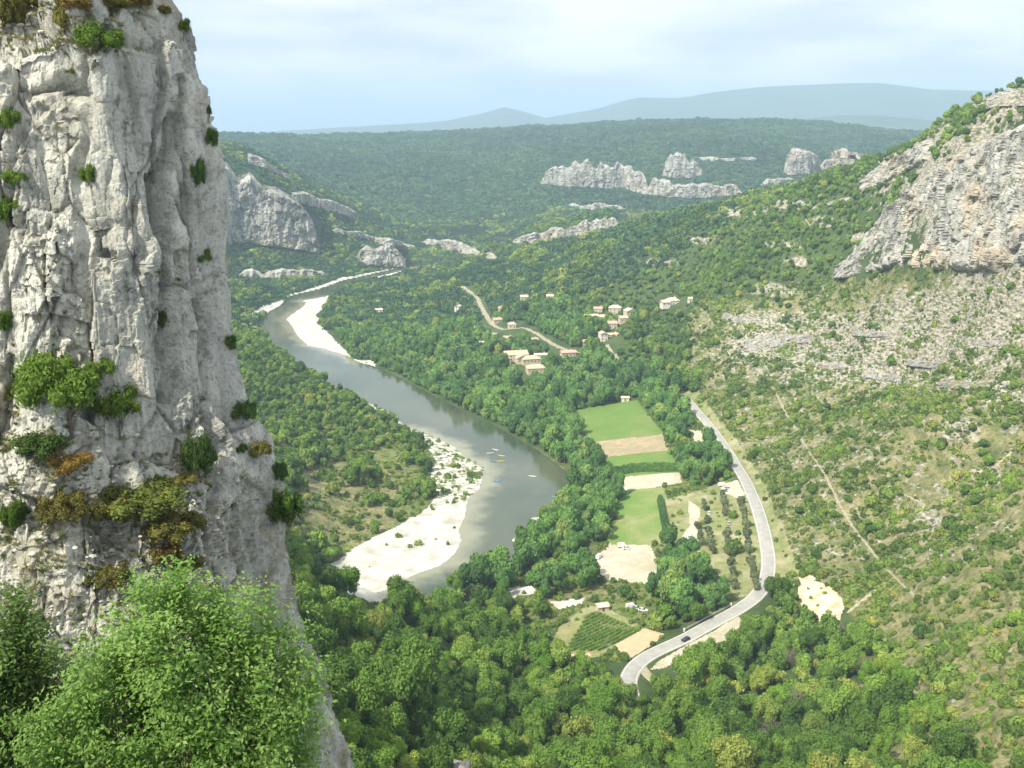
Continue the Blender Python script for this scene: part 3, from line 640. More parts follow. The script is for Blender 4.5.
# ------------------------------------------------------------------ distant cliffs, standing on the terrain
def cliff_mat(name, s, lo, hi, ochre=.45):
    n = NT(name)
    base = n.ramp(n.noise(.35*s, 8, .66), [(.30, (lo, lo, lo*.92)), (.5, (hi*.78, hi*.76, hi*.68)), (.70, (hi*1.05, hi*1.02, hi*.93))])
    st = n.ramp(n.noise(1.4*s, 6, .62, stretch=(1, 1, .22)), [(.38, .8), (.52, 0.)]); c = n.mix(st, base, (.17, .17, .16))
    oc = n.ramp(n.noise(.14*s, 5, .6), [(.52, 0.), (.62, ochre)]); c = n.mix(oc, c, (.56, .42, .25))
    gr = n.ramp(n.noise(.55*s, 6, .7), [(.56, 0.), (.62, .8)]); c = n.mix(gr, c, (.085, .11, .045))
    return n.bsdf(c, .95, .1, bump=n.noise(2*s, 6, .7), bstr=.9, bdist=1.2)
M_CLIFF = cliff_mat('pale_limestone_cliff', .22, .24, .54, .42); M_CLIFF_FAR = cliff_mat('far_limestone_cliff', .10, .13, .52, .2); M_CLIFF_LOW = cliff_mat('hillside_limestone', .5, .20, .52, .15)  # M_CLIFF: pale cream is the right hill limestone's own colour
CLIFF_POLY = []
def cliff(pts, res=1.2, amp=1., mat=M_CLIFF, rmin=500, rmax=5000, seed=0, out=3., BT=None):
    Bs = np.array([hit(p[0], p[1], rmin, rmax) for p in pts]); Ts = np.array([hit(p[0]+(p[3] if len(p) > 3 else 0), p[2], rmin, rmax) for p in pts])
    if BT: Bs, Ts = BT
    CLIFF_POLY.append([(p[0], p[1]) for p in pts]+[(p[0]+(p[3] if len(p) > 3 else 0), p[2]) for p in pts][::-1])
    L = np.r_[0, np.cumsum(np.linalg.norm(np.diff(Bs, axis=0), axis=1))]; nu = int(L[-1]/res)+8
    s = np.linspace(0, L[-1], nu); B = np.stack([np.interp(s, L, Bs[:, k]) for k in range(3)], 1); T = np.stack([np.interp(s, L, Ts[:, k]) for k in range(3)], 1)
    hm = np.linalg.norm(T-B, axis=1).max(); nv = int(hm/res)+8; t = np.linspace(-.06, 1.06, nv)[None, :, None]
    V = B[:, None]*(1-t)+T[:, None]*t
    nrm = np.gradient(B, axis=0); nrm = np.stack([nrm[:, 1], -nrm[:, 0], 0*nrm[:, 0]], 1); nrm /= np.linalg.norm(nrm, axis=1)[:, None]+1e-9
    sg = np.sign(-(nrm[:, :2]*B[:, :2]).sum(1)); nrm = nrm*(1 if sg.mean() > 0 else -1)
    nrm = nrm[:, None]+np.array((0, 0, .0)); x, y, z = V[..., 0], V[..., 1], V[..., 2]; k = amp
    w = fbm(x/(9*k), y/(9*k), z/(9*k), 2)*4*k
    f1, c1 = facets((x+w)/(9*k), y/(9*k), z/(20*k), 1.6*k, 3.2*k, seed); f2, c2 = facets((x+w*.4)/(3.0*k), y/(3.0*k), z/(8.*k), .7*k, 1.7*k, seed+5)
    d = f1+f2+fbm(x/(40*k), y/(40*k), z/(80*k), 3)*7*k+fbm(x/(5*k), y/(5*k), z/(14*k), 3, ridged=True)*1.1*k
    tt_ = np.broadcast_to(t[..., 0], d.shape); e = np.minimum(np.minimum(tt_, 1-tt_)*nv*res, np.minimum(s, L[-1]-s)[:, None])
    edge = fbm(x/(14*k), y/(14*k), z/(14*k), 3)*(10*k if BT is None and k > .9 else 3*k); k_e = .35 if BT else 1.
    d = d*sstep(-2, 9*k*k_e, e)+out*sstep(0, 14*k*k_e, e+edge*.6)-(9*k if not BT else 2.)*sstep(6*k*k_e, -2*k, e+edge*.9)-np.exp(-(c1/.05)**2)*.8*k
    V = V+nrm*d[..., None]
    b = np.arange(nu-1)[:, None]*nv+np.arange(nv-1); Q = np.stack([b, b+nv, b+nv+1, b+1], -1).reshape(-1, 4)
    tag(obj('cliff', mesh_np('cliff', V.reshape(-1, 3), Q, False, [mat])), kind='structure')
cliff([(1150,268,70),(1100,270,92),(1060,271,104),(1024,271,120),(990,274,136),(955,274,152),(925,272,174),(900,270,198),(884,272,216),(862,276,245),(845,279,264),(834,281,277)], 1.0, 1., seed=1, out=5)
cliff([(930,160,138),(915,168,148),(895,178,158),(875,188,170),(858,196,186)], 1.4, .8, seed=2, out=3)
cliff([(1100,112,88),(1050,108,90),(1020,106,88),(1000,107,93),(985,112,100)], 1.2, .6, seed=3, out=3)
cliff([(852,202,196),(838,206,199),(826,206,203)], 1.4, .6, seed=4, out=2.5)
cliff([(742,352,340),(765,350,335),(790,347,334),(814,342,335)], .7, .35, M_CLIFF_LOW, seed=14, out=1.5)
for k_, q_ in enumerate(([(812,368,362),(830,370,362),(846,371,365)], [(862,378,370),(885,382,372),(902,383,376)], [(905,366,359),(930,369,361),(948,368,363)], [(940,388,382),(965,390,381),(985,388,382)], [(850,336,330),(872,338,331),(890,337,332)], [(965,345,338),(985,348,339),(1010,346,340)])): cliff(q_, .6, .3, M_CLIFF_LOW, seed=20+k_, out=.9)
cliff([(722,318,312),(745,325,317),(766,322,316)], .6, .3, M_CLIFF_LOW, seed=16, out=.9)
for (res_, amp_, out_, sd_, pts_), (Bb, Tt) in zip(FAR_BANDS, BAND_GEO): cliff(pts_, res_, amp_, M_CLIFF_FAR, seed=sd_, out=out_*.6, BT=(Bb, Tt))

# ------------------------------------------------------------------ foliage meshes
def leafy(seed, n_f, size, lobes=7, rx=1., rz=.8, cz=1., lump=.45, jit=.55, shell=.2, core=True, diamond=False, spread=.62):
    """crown of small faces spread through the shells of several lobes (unit radius, base near z=0)"""
    g = np.random.default_rng(seed); L = np.zeros((lobes, 3)); LR_ = g.uniform(lump*.75, lump*1.25, lobes)
    for k in range(lobes):
        th = g.uniform(0, 2*math.pi); rr = g.uniform(.15, 1)**.6*spread; L[k] = (rr*math.cos(th)*rx, rr*math.sin(th)*rx, cz+g.uniform(-.65, .75)*rz*(1-rr*.55))
    L[0] = (0, 0, cz+rz*.25); LR_[0] = lump*1.3
    k = g.integers(0, lobes, n_f*3); nrm = g.normal(size=(n_f*3, 3)); nrm[:, 2] = nrm[:, 2]*.9+.25; nrm /= np.linalg.norm(nrm, axis=1)[:, None]
    rad = LR_[k]*(1+g.normal(size=n_f*3)*shell*.6-shell*.3); P = L[k]+nrm*rad[:, None]
    dd = np.linalg.norm(P[:, None]-L[None], axis=2)/LR_[None]; keep = dd.min(1) > .80; P = P[keep][:n_f]; nrm = nrm[keep][:n_f]
    N = nrm+g.normal(size=P.shape)*jit; N /= np.linalg.norm(N, axis=1)[:, None]
    a = np.cross(N, g.normal(size=P.shape)); a /= np.linalg.norm(a, axis=1)[:, None]+1e-9; b = np.cross(N, a)
    sz = size*g.uniform(.6, 1.4, len(P))[:, None]; asp = .55 if diamond else .8
    if diamond: c = [P-a*sz, P-b*sz*asp, P+a*sz, P+b*sz*asp]
    else: c = [P-a*sz-b*sz*asp, P+a*sz-b*sz*asp*.7, P+a*sz*.8+b*sz*asp, P-a*sz*.7+b*sz*asp*.8]
    V = np.stack(c, 1).reshape(-1, 3); Q = np.arange(len(V)).reshape(-1, 4)
    if core:                                                  # leafy inner mass so that the crown is not hollow
        th = np.linspace(0, 2*math.pi, 9)[:-1]; ph = np.linspace(.15, math.pi-.15, 6); T, Ph = np.meshgrid(th, ph)
        for q in range(lobes):
            rr = LR_[q]*.74*(1+g.normal(size=T.shape)*.08); cv = np.stack([L[q, 0]+rr*np.cos(T)*np.sin(Ph), L[q, 1]+rr*np.sin(T)*np.sin(Ph), L[q, 2]+rr*np.cos(Ph)], -1).reshape(-1, 3)
            j, i = np.meshgrid(np.arange(5), np.arange(8), indexing='ij'); b0_ = len(V)+j*8+i; b1_ = len(V)+j*8+(i+1) % 8
            Q = np.vstack([Q, np.stack([b0_, b0_+8, b1_+8, b1_], -1).reshape(-1, 4)]); V = np.vstack([V, cv])
    return V, Q
def trunk_mb(seed, h=1., r=.07, limbs=4):
    g = random.Random(seed); mb = MB(); top = (g.uniform(-.08, .08), g.uniform(-.08, .08), h*.95)
    mb.tube([(0, 0, -.35), (top[0]*.3, top[1]*.3, h*.35), top], [r, r*.7, r*.3], 6)
    for k in range(limbs):
        a = g.uniform(0, 6.28); z0 = h*g.uniform(.3, .6); l = g.uniform(.4, .65)
        mb.tube([(top[0]*.4, top[1]*.4, z0), (l*.5*math.cos(a), l*.5*math.sin(a), z0+.22), (l*math.cos(a), l*math.sin(a), z0+.5)], [r*.5, r*.35, r*.12], 5)
    return mb
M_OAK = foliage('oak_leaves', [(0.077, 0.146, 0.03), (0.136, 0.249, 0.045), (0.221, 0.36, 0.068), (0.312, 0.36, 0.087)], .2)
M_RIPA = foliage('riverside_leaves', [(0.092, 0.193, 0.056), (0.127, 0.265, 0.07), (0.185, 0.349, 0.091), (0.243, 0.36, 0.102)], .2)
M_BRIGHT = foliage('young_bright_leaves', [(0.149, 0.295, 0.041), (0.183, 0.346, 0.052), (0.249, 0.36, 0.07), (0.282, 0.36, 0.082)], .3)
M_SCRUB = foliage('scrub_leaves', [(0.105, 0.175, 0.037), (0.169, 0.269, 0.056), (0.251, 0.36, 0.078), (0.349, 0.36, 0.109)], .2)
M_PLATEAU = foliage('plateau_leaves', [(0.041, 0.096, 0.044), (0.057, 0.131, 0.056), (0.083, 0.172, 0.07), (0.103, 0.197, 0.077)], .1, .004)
M_GREY = foliage('bare_grey_twigs', [(.17, .16, .13), (.20, .19, .15), (.24, .22, .17), (.2, .2, .14)], .1)
M_OLIVE = foliage('olive_leaves', [(0.138, 0.184, 0.09), (0.179, 0.224, 0.108), (0.22, 0.263, 0.132), (0.234, 0.263, 0.144)], .2)
M_BARK = simple('bark', (.13, .105, .075), .9, .2, .35, 6)
def cm(name, mat, **k):
    V, Q = leafy(**k); return mesh_np(name, V, Q, False, [mat])
SRC = []
def src(me):
    o = bpy.data.objects.new(me.name, me); SRC.append(o); return o
KINDS = {}
def kind(nm, mat, seeds, **k): KINDS[nm] = [cm(nm+'_crown', mat, seed=s_, **k) for s_ in seeds]
kind('oak_near', M_OAK, range(10, 16), n_f=2600, size=.062, lobes=11, lump=.36, rz=.7, cz=1.0, spread=.70, diamond=True)
kind('oak_mid', M_OAK, range(20, 25), n_f=420, size=.125, lobes=8, lump=.42, rz=.6, cz=.9)
kind('bright_near', M_BRIGHT, range(30, 33), n_f=2200, size=.062, lobes=10, lump=.34, rz=.85, cz=1.15, spread=.66, diamond=True)
kind('bright_mid', M_BRIGHT, range(34, 36), n_f=380, size=.125, lobes=7, lump=.40, rz=.7, cz=1.0)
kind('riparian_near', M_RIPA, range(40, 45), n_f=1600, size=.075, lobes=11, lump=.38, rz=.85, cz=1.15, spread=.66, jit=.45)
kind('riparian_mid', M_RIPA, range(46, 50), n_f=420, size=.13, lobes=8, lump=.42, rz=.65, cz=.9)
kind('scrub_near', M_SCRUB, range(50, 55), n_f=420, size=.12, lobes=6, lump=.46, rz=.42, cz=.42, spread=.6)
kind('scrub_mid', M_SCRUB, range(56, 60), n_f=130, size=.19, lobes=5, lump=.5, rz=.4, cz=.42, core=False)
kind('plateau', M_PLATEAU, range(60, 64), n_f=90, size=.24, lobes=5, lump=.5, rz=.35, cz=.3, core=False, spread=.7)
kind('grey_near', M_GREY, range(70, 72), n_f=900, size=.045, lobes=8, lump=.4, rz=.8, cz=1.1, core=False, diamond=True)
kind('olive', M_OLIVE, range(74, 77), n_f=320, size=.13, lobes=6, lump=.42, rz=.45, cz=.75)
TRUNKS = [trunk_mb(s_, 1.1).mesh('trunk', M_BARK) for s_ in range(4)]
def stuff(name, kinds, pts, scl, vid, rot=None):
    """uncountable growth: one object whose geometry nodes set a plant on each point"""
    if not len(pts): return
    c = bpy.data.collections.new(name+'_source'); k = 0
    for kk in kinds:
        for me in KINDS[kk]: o = bpy.data.objects.new('%s_%03d' % (name, k), me); c.objects.link(o); k += 1
    rot = RNG.uniform(0, 6.28, len(pts)) if rot is None else rot
    me = bpy.data.meshes.new(name); me.vertices.add(len(pts)); me.vertices.foreach_set('co', np.asarray(pts, np.float32).ravel())
    for an, ty, dt, key in (('scl', 'FLOAT_VECTOR', np.asarray(scl, np.float32), 'vector'), ('rotv', 'FLOAT_VECTOR', np.stack([0*rot, 0*rot, rot], 1).astype(np.float32), 'vector'), ('vid', 'INT', np.asarray(vid, np.int32), 'value')):
        a = me.attributes.new(an, ty, 'POINT'); a.data.foreach_set(key, dt.ravel())
    me.update(); o = tag(obj(name, me), kind='stuff')
    g = bpy.data.node_groups.new(name, 'GeometryNodeTree'); g.interface.new_socket('Geometry', in_out='INPUT', socket_type='NodeSocketGeometry'); g.interface.new_socket('Geometry', in_out='OUTPUT', socket_type='NodeSocketGeometry')
    gi = g.nodes.new('NodeGroupInput'); go = g.nodes.new('NodeGroupOutput'); ip = g.nodes.new('GeometryNodeInstanceOnPoints'); ci = g.nodes.new('GeometryNodeCollectionInfo')
    ci.inputs[0].default_value = c; ci.inputs['Separate Children'].default_value = True; ci.inputs['Reset Children'].default_value = True; ip.inputs['Pick Instance'].default_value = True
    def attr(nm, dt): q = g.nodes.new('GeometryNodeInputNamedAttribute'); q.data_type = dt; q.inputs['Name'].default_value = nm; return q.outputs[0]
    g.links.new(gi.outputs[0], ip.inputs['Points']); g.links.new(ci.outputs[0], ip.inputs['Instance']); g.links.new(attr('vid', 'INT'), ip.inputs['Instance Index'])
    g.links.new(attr('scl', 'FLOAT_VECTOR'), ip.inputs['Scale'])
    er = g.nodes.new('FunctionNodeEulerToRotation'); g.links.new(attr('rotv', 'FLOAT_VECTOR'), er.inputs[0]); g.links.new(er.outputs[0], ip.inputs['Rotation'])
    g.links.new(ip.outputs[0], go.inputs[0]); md = o.modifiers.new('growth', 'NODES'); md.node_group = g
    return o

# ------------------------------------------------------------------ where things grow
HZ = np.maximum.accumulate((ZT-H)/rows[:, None], axis=0)
def idx(x, y):
    r = np.hypot(x, y); a = np.arctan2(x, y)
    return np.clip(np.interp(r, rows, np.arange(len(rows))).astype(int), 0, len(rows)-2), np.clip(((a-AZ0)/DA).astype(int), 0, NC-2), r
KEEP_OUT = []          # (x, y, radius) kept free for houses and vehicles; filled below before scattering
def candidates(r0, r1, sp, jit=.42):
    a = R(31); x = np.arange(-r1*math.sin(a), r1*math.sin(a), sp); y = np.arange(r0*math.cos(a)*.9, r1, sp); x, y = np.meshgrid(x, y)
    x = (x+RNG.uniform(-jit, jit, x.shape)*sp).ravel(); y = (y+RNG.uniform(-jit, jit, y.shape)*sp).ravel()
    r = np.hypot(x, y); m = (r >= r0) & (r < r1) & (np.abs(np.arctan2(x, y)) < a); return x[m], y[m]
def info(x, y, h=6.):
    j, i, r = idx(x, y); z = height(x, y); px, py, _ = proj(np.stack([x, y, z], -1)); cl_ = cls[j, i]
    vis = (z+h-H)/r > HZ[np.maximum(j-2, 0), i]-.004
    edge = np.interp(py, [p[0] for p in EDGE], [p[1] for p in EDGE])
    vis &= (px > -140) & (px < 1144) & (py < 900) & ~((px < edge-260) & (r > 60))
    return z, px, py, r, cl_, vis, rock[j, i], dry[j, i], SR[j, i], sd_r[j, i]
def clear(x, y, pad=0.):
    m = np.ones(len(x), bool)
    for (cx, cy, rr) in KEEP_OUT: m &= (x-cx)**2+(y-cy)**2 > (rr+pad)**2
    return m
def off_roads(x, y, w):
    m = np.ones(len(x), bool)
    for P, ww in ((ROAD, 3.6), (TRACK, 1.5), (VROAD, 3), (VTRACK, 2)):
        d, _ = segdist(x, y, P[::2, :2]); m &= d > w+ww
    for P in PATHS: d, _ = segdist(x, y, P[::3, :2]); m &= d > .8+w*.3
    return m
def in_cliffs(px, py):
    m = np.zeros(px.shape, bool)
    for q in CLIFF_POLY: m |= inpoly(px, py, q)
    return m
# ------------------------------------------------------------------ buildings (placed first so that the woods leave room for them)
M_WALL = simple('pale_stone_wall', (.60, .51, .38), .9, .15, .12, .8); M_WALLW = simple('white_render', (.74, .69, .58), .9, .15, .06, .8)
M_TILE = simple('pinkish_roof_tiles', (.52, .38, .29), .9, .15, .22, 1.5); M_TILE2 = simple('sandy_roof_tiles', (.57, .45, .33), .9, .15, .15, 1.5); M_TILEP = simple('pale_roof_tiles', (.60, .52, .42), .9, .15, .12, 1.5)
M_DARKWIN = simple('dark_window_glass', (.05, .06, .07), .2, .5, .1, 1); M_DOOR = simple('brown_door', (.16, .09, .05), .7, .3, .1, 1)
def empty(name, loc, rz=0, sc=None):
    o = bpy.data.objects.new(name, None); COL.objects.link(o); o.location = loc; o.rotation_euler = (0, 0, rz); o.empty_display_size = .5
    if sc: o.scale = sc
    return o
def house(loc, rz, wings, label, wall=M_WALL, roof=M_TILE, cat='house', group='village houses among the trees', name='house'):
    """wings: (x, y, width, depth, eave height, ridge height, hipped, ridge along x)"""
    o = empty(name, loc, rz); tag(o, label, cat, group)
    KEEP_OUT.append((loc[0], loc[1], max(w[2]+abs(w[0])*1.2 for w in wings)*.5+1.2)); d = math.hypot(loc[0], loc[1]); 
    KEEP_OUT.append((loc[0]*(1-11/d), loc[1]*(1-11/d), max(w[2] for w in wings)*.42+1))
    wm = MB(); 
    for (x, y, w, dp, e, rh, hip, ax) in wings:
        x0, x1, y0, y1 = x-w/2, x+w/2, y-dp/2, y+dp/2; wm.box(x0, x1, y0, y1, -3, e)
        if not hip:
            if ax: wm.add([(x0+.01, y0, e), (x0+.01, y1, e), (x0+.01, y, rh-.1), (x1-.01, y0, e), (x1-.01, y1, e), (x1-.01, y, rh-.1)], [(0, 2, 1), (3, 4, 5)])
            else: wm.add([(x0, y0+.01, e), (x1, y0+.01, e), (x, y0+.01, rh-.1), (x0, y1-.01, e), (x1, y1-.01, e), (x, y1-.01, rh-.1)], [(0, 1, 2), (3, 5, 4)])
        rm = MB(); k = .45; a0, a1, b0_, b1_ = x0-k, x1+k, y0-k, y1+k; ez = e-.12; i = min(w, dp)*.45 if hip else 0
        if ax: rp = [(a0+i, y, rh), (a1-i, y, rh)]; F1 = [(0, 1, 5, 4), (2, 3, 4, 5), (1, 2, 5), (3, 0, 4)]
        else: rp = [(x, b0_+i, rh), (x, b1_-i, rh)]; F1 = [(0, 1, 4), (1, 2, 5, 4), (2, 3, 5), (3, 0, 4, 5)]
        Vb = [(a0, b0_, ez), (a1, b0_, ez), (a1, b1_, ez), (a0, b1_, ez)]+rp
        rm.add(Vb, F1+([] if True else [])); rm.add([(p[0], p[1], p[2]-.22) for p in Vb], [tuple(reversed(f)) for f in F1]); n_ = len(rm.v)-12
        for q in range(4): rm.f.append((n_+q, n_+(q+1) % 4, n_+6+(q+1) % 4, n_+6+q))
        r_ = obj('roof', rm.mesh('roof', roof), o)
        if w > 7 and x == wings[0][0]: obj('chimney', MB().box(x+w*.2, x+w*.2+.8, y+.3, y+1.0, e, rh+.9).mesh('chimney', wall), r_)
        nw = max(1, int(w/3.4))
        for s in range(nw):
            cx = x0+(s+.5)*w/nw
            for fl in range(1 if e < 4.5 else 2):
                z = 1.0+fl*2.8
                if s == nw//2 and fl == 0 and x == wings[0][0]: obj('door', MB().box(cx-.5, cx+.5, y0-.05, y0+.02, 0, 2.1).mesh('door', M_DOOR), o)
                else: obj('window', MB().box(cx-.5, cx+.5, y0-.04, y0+.02, z, z+1.3).mesh('window', M_DARKWIN), o)
    obj('wall', wm.mesh('wall', wall), o); return o
def hs(px, py, rz, wings, label, dz=.3, rmin=700, **k):
    p = hit(px, py, rmin); return house((p[0], p[1], p[2]+dz), R(rz), wings, label, **k)
hs(517, 362, 14, [(0, 6, 22, 12, 6, 9, 0, 1), (11, -7, 17, 11, 4, 6.4, 1, 1), (-13, 0, 12, 10, 3.6, 5.6, 0, 0), (3, -4, 10, 9, 4.4, 7, 0, 0)], 'largest building, with stepped sandy tiled roofs, beside the river woods', dz=1, roof=M_TILE2)
hs(536, 373, 10, [(0, 0, 17, 11, 4.2, 6.8, 1, 1)], 'low hipped pink-roofed house in front of the largest building', dz=1.5, roof=M_TILE2)
hs(591, 322, 10, [(0, 0, 14, 8, 6, 8.2, 0, 1), (11, 2, 9, 7, 5, 7, 0, 1)], 'long two-part house at the left end of the hamlet on the slope', roof=M_TILEP)
hs(615, 314, -12, [(0, 0, 13, 10, 6.5, 9, 1, 1)], 'tallest square house at the back of the hamlet', roof=M_TILEP, dz=1)
hs(630, 316, 18, [(0, 0, 11, 9, 5, 7.4, 0, 0)], 'house with pale gable roof at the right end of the hamlet', roof=M_TILEP, dz=.8)
hs(612, 328, 5, [(0, 0, 9, 8, 5, 7, 0, 1)], 'small house in the middle of the hamlet behind the white one', roof=M_TILE)
hs(603, 340, 12, [(0, 0, 7, 9, 6.5, 8.2, 0, 0), (8, 3, 9, 5, 4.6, 6, 0, 1), (14, -1, 4, 9, 5.6, 7, 0, 0)], 'white walled house with two wings at the front of the hamlet', wall=M_WALLW, roof=M_TILE2)
hs(672, 305, 14, [(0, 0, 12, 8, 4.5, 7.2, 1, 1), (-8, -2, 8, 7, 3.6, 5.5, 0, 1)], 'lone cream house on the slope to the right of the hamlet', roof=M_TILEP, wall=M_WALLW)
hs(690, 302, 0, [(0, 0, 4, 4, 3.4, 4.6, 0, 1)], 'tiny pale hut on the slope right of the lone cream house', roof=M_TILEP, wall=M_WALLW, name='hut', cat='hut', group='small huts')
hs(458, 311, -20, [(0, 0, 6, 9, 6, 7.5, 0, 0)], 'narrow white house alone in the woods left of the village road', wall=M_WALLW, roof=M_TILEP)
hs(505, 311, 8, [(0, 0, 15, 8, 4, 6.4, 1, 1)], 'wide pink-roofed house behind the village road', roof=M_TILE)
hs(524, 300, 8, [(0, 0, 9, 7, 4, 6, 0, 1)], 'grey-roofed house high behind the pink-roofed house', roof=M_TILEP)
hs(550, 299, 0, [(0, 0, 8, 6, 3.5, 5.2, 0, 1)], 'small house in the woods left of the hamlet and above the village road', roof=M_TILEP)
hs(497, 323, 20, [(0, 0, 10, 7, 4, 6, 0, 1)], 'house with pink roof standing on the bend of the village road', roof=M_TILE)
hs(512, 328, 10, [(0, 0, 8, 7, 4.4, 6.4, 1, 1)], 'small square house just right of the village road bend', roof=M_TILEP)
hs(491, 339, 24, [(0, 0, 12, 7, 3.6, 5.8, 0, 1)], 'sandy-roofed house below the village road on the left', roof=M_TILE2)
hs(484, 346, 0, [(0, 0, 9, 6, 3.2, 5, 0, 1)], 'low shed-like house nearest the river woods on the left', roof=M_TILE2)
hs(541, 358, 6, [(0, 0, 13, 6, 3.4, 4.6, 0, 1)], 'long low white building behind the largest building', roof=M_TILEP, wall=M_WALLW)
hs(568, 356, 12, [(0, 0, 14, 7, 3.8, 5.6, 0, 1)], 'house with pink roof at the right end of the village road', roof=M_TILE)
hs(586, 345, 12, [(0, 0, 8, 6, 3.8, 5.4, 0, 1)], 'small house in the trees left of the white walled house', roof=M_TILE)
hs(625, 401, 0, [(0, 0, 6, 4, 2.8, 3.8, 0, 1)], 'white hut at the far edge of the green fields', roof=M_TILEP, wall=M_WALLW, name='hut', cat='hut', group='small huts')
hs(602, 610, 16, [(0, 0, 5, 4, 2.4, 3.3, 0, 1)], 'grey hut under the trees above the vineyard', rmin=300, roof=M_TILEP, name='hut', cat='hut', group='small huts')
hs(598, 313, -6, [(0, 0, 9, 7, 5, 6.8, 0, 1)], 'small house behind the long two-part house of the hamlet', roof=M_TILE)
hs(623, 322, 12, [(0, 0, 8, 7, 4.4, 6.2, 0, 1)], 'small house between the square house and the right gable house', roof=M_TILE2)
hs(580, 328, 4, [(0, 0, 7, 6, 3.8, 5.2, 0, 1)], 'small house just left of and below the long hamlet house', roof=M_TILEP)
hs(533, 343, 16, [(0, 0, 9, 6, 3.6, 5.2, 0, 1)], 'pink-roofed house above the middle of the village road', roof=M_TILE)
hs(478, 331, 10, [(0, 0, 8, 6, 3.6, 5.2, 0, 1)], 'small pale house left of the village road bend', roof=M_TILEP)
hs(508, 341, -8, [(0, 0, 9, 6, 3.6, 5.2, 0, 1)], 'house in the trees between village road and largest building', roof=M_TILE)
hs(556, 363, 20, [(0, 0, 10, 6, 3.4, 5.0, 0, 1)], 'small house right of the long low white building', roof=M_TILE2)
hs(379, 312, 10, [(0, 0, 9, 6, 3, 4.4, 0, 1)], 'low pale house in the woods behind the far gravel beach', roof=M_TILEP, wall=M_WALLW)
# ------------------------------------------------------------------ vehicles
M_CARDK = simple('dark_car_paint', (.03, .035, .05), .3, .5, .1, 3); M_CARW = simple('white_car_paint', (.78, .78, .76), .35, .5, .05, 3); M_CARS = simple('silver_car_paint', (.48, .50, .52), .3, .5, .05, 3); M_CARB = simple('blue_car_paint', (.10, .18, .34), .3, .5, .05, 3)
M_GLASS = simple('car_glass', (.04, .05, .06), .08, .6, .1, 3); M_TYRE = simple('tyre_rubber', (.02, .02, .02), .9, .2, .1, 3)
def loft(secs, mat, name):
    """car body as lofted cross-sections: (x, half width, z low, z high, half width at top)"""
    mb = MB(); V = []; m = 8
    for (x, w, z0, z1, wt) in secs: V += [(x, -w, z0+.12), (x, -w*.94, z0), (x, w*.94, z0), (x, w, z0+.12), (x, w, z0+(z1-z0)*.55), (x, wt, z1), (x, -wt, z1), (x, -w, z0+(z1-z0)*.55)]
    Fc = [(i*m+k, i*m+(k+1) % m, (i+1)*m+(k+1) % m, (i+1)*m+k) for i in range(len(secs)-1) for k in range(m)]+[tuple(range(m-1, -1, -1)), tuple((len(secs)-1)*m+k for k in range(m))]
    return mb.add(V, Fc).mesh(name, mat, False)
CARM = {}
def car_meshes(van):
    if van: b = [(-2.4, .85, .35, 1.0, .8), (-2.35, .95, .3, 2.2, .82), (1.2, .95, .3, 2.25, .82), (1.7, .95, .3, 1.6, .84), (2.35, .9, .3, 1.05, .8), (2.5, .8, .4, .9, .75)]; g = [(.9, .84, 1.25, 2.0, .8), (1.55, .84, 1.2, 1.75, .82), (1.95, .84, 1.15, 1.42, .8)]
    else: b = [(-2.15, .78, .35, .85, .7), (-2.05, .88, .28, .95, .8), (-.9, .9, .26, 1.0, .82), (.9, .9, .26, .98, .82), (1.9, .88, .28, .84, .76), (2.15, .76, .35, .7, .66)]; g = [(-1.85, .72, .93, .99, .66), (-1.25, .76, .9, 1.38, .58), (.1, .78, .9, 1.42, .6), (1.0, .76, .9, .98, .68)]
    wh = MB(); wh.tube([(0, -.1, 0), (0, .1, 0)], .33, 12); return b, g, wh.mesh('wheel', M_TYRE, False)
def car(loc, rz, paint, label, group='vehicles parked beside the fields', van=False, name=None, cat=None):
    b, g, wm = CARM.setdefault(van, car_meshes(van)); o = empty(name or ('parked_van' if van else 'parked_car'), loc, rz); tag(o, label, cat or ('van' if van else 'car'), group)
    obj('body', loft(b, paint, 'body'), o); obj('window_glass', loft(g, M_GLASS, 'window_glass'), o)
    if not van: obj('roof', MB().box(-1.15, .15, -.57, .57, 1.40, 1.45).mesh('roof', paint), o)
    for x in (-1.35, 1.35):
        for y in (-.86, .86): obj('wheel', wm, o, (x, y, .33))
    KEEP_OUT.append((loc[0], loc[1], 4.5)); return o
def on_road(px, py, off=1.6):
    p = hit(px, py, 280); k = int(np.argmin(((ROAD[:, :2]-p[:2])**2).sum(1))); t = ROAD[min(k+1, len(ROAD)-1)]-ROAD[k-1]; t = t/np.linalg.norm(t)
    return (ROAD[k, 0]-t[1]*off, ROAD[k, 1]+t[0]*off, ROAD[k, 2]+.09), math.atan2(t[1], t[0]), t
lc, ra, _ = on_road(684, 638, 1.4); car(lc, ra, M_CARDK, 'dark car driving along the pale road near the parapet', None, name='moving_car')
def pk(px, py, rz, paint, label, van=False): p = hit(px, py, 280); car((p[0], p[1], p[2]+.02), R(rz), paint, label, van=van)
pk(622, 547, 8, M_CARW, 'white van parked at the top edge of the bare dirt lot', True); pk(627, 549, 4, M_CARW, 'white car parked right of the van on the dirt lot')
pk(599, 558, 60, M_CARW, 'white van parked under the trees left of the dirt lot', True)
pk(631, 608, 20, M_CARW, 'white van parked under trees between vineyard and dirt lot', True); pk(637, 609, -10, M_CARS, 'silver car parked behind the vineyard, middle of three'); pk(643, 611, -15, M_CARW, 'white car parked behind the vineyard, rightmost of three')
pk(690, 538, 70, M_CARS, 'silver car at the left edge of the olive grove, upper of a pair'); pk(694, 544, 75, M_CARB, 'blue car at the left edge of the olive grove, lower of a pair')
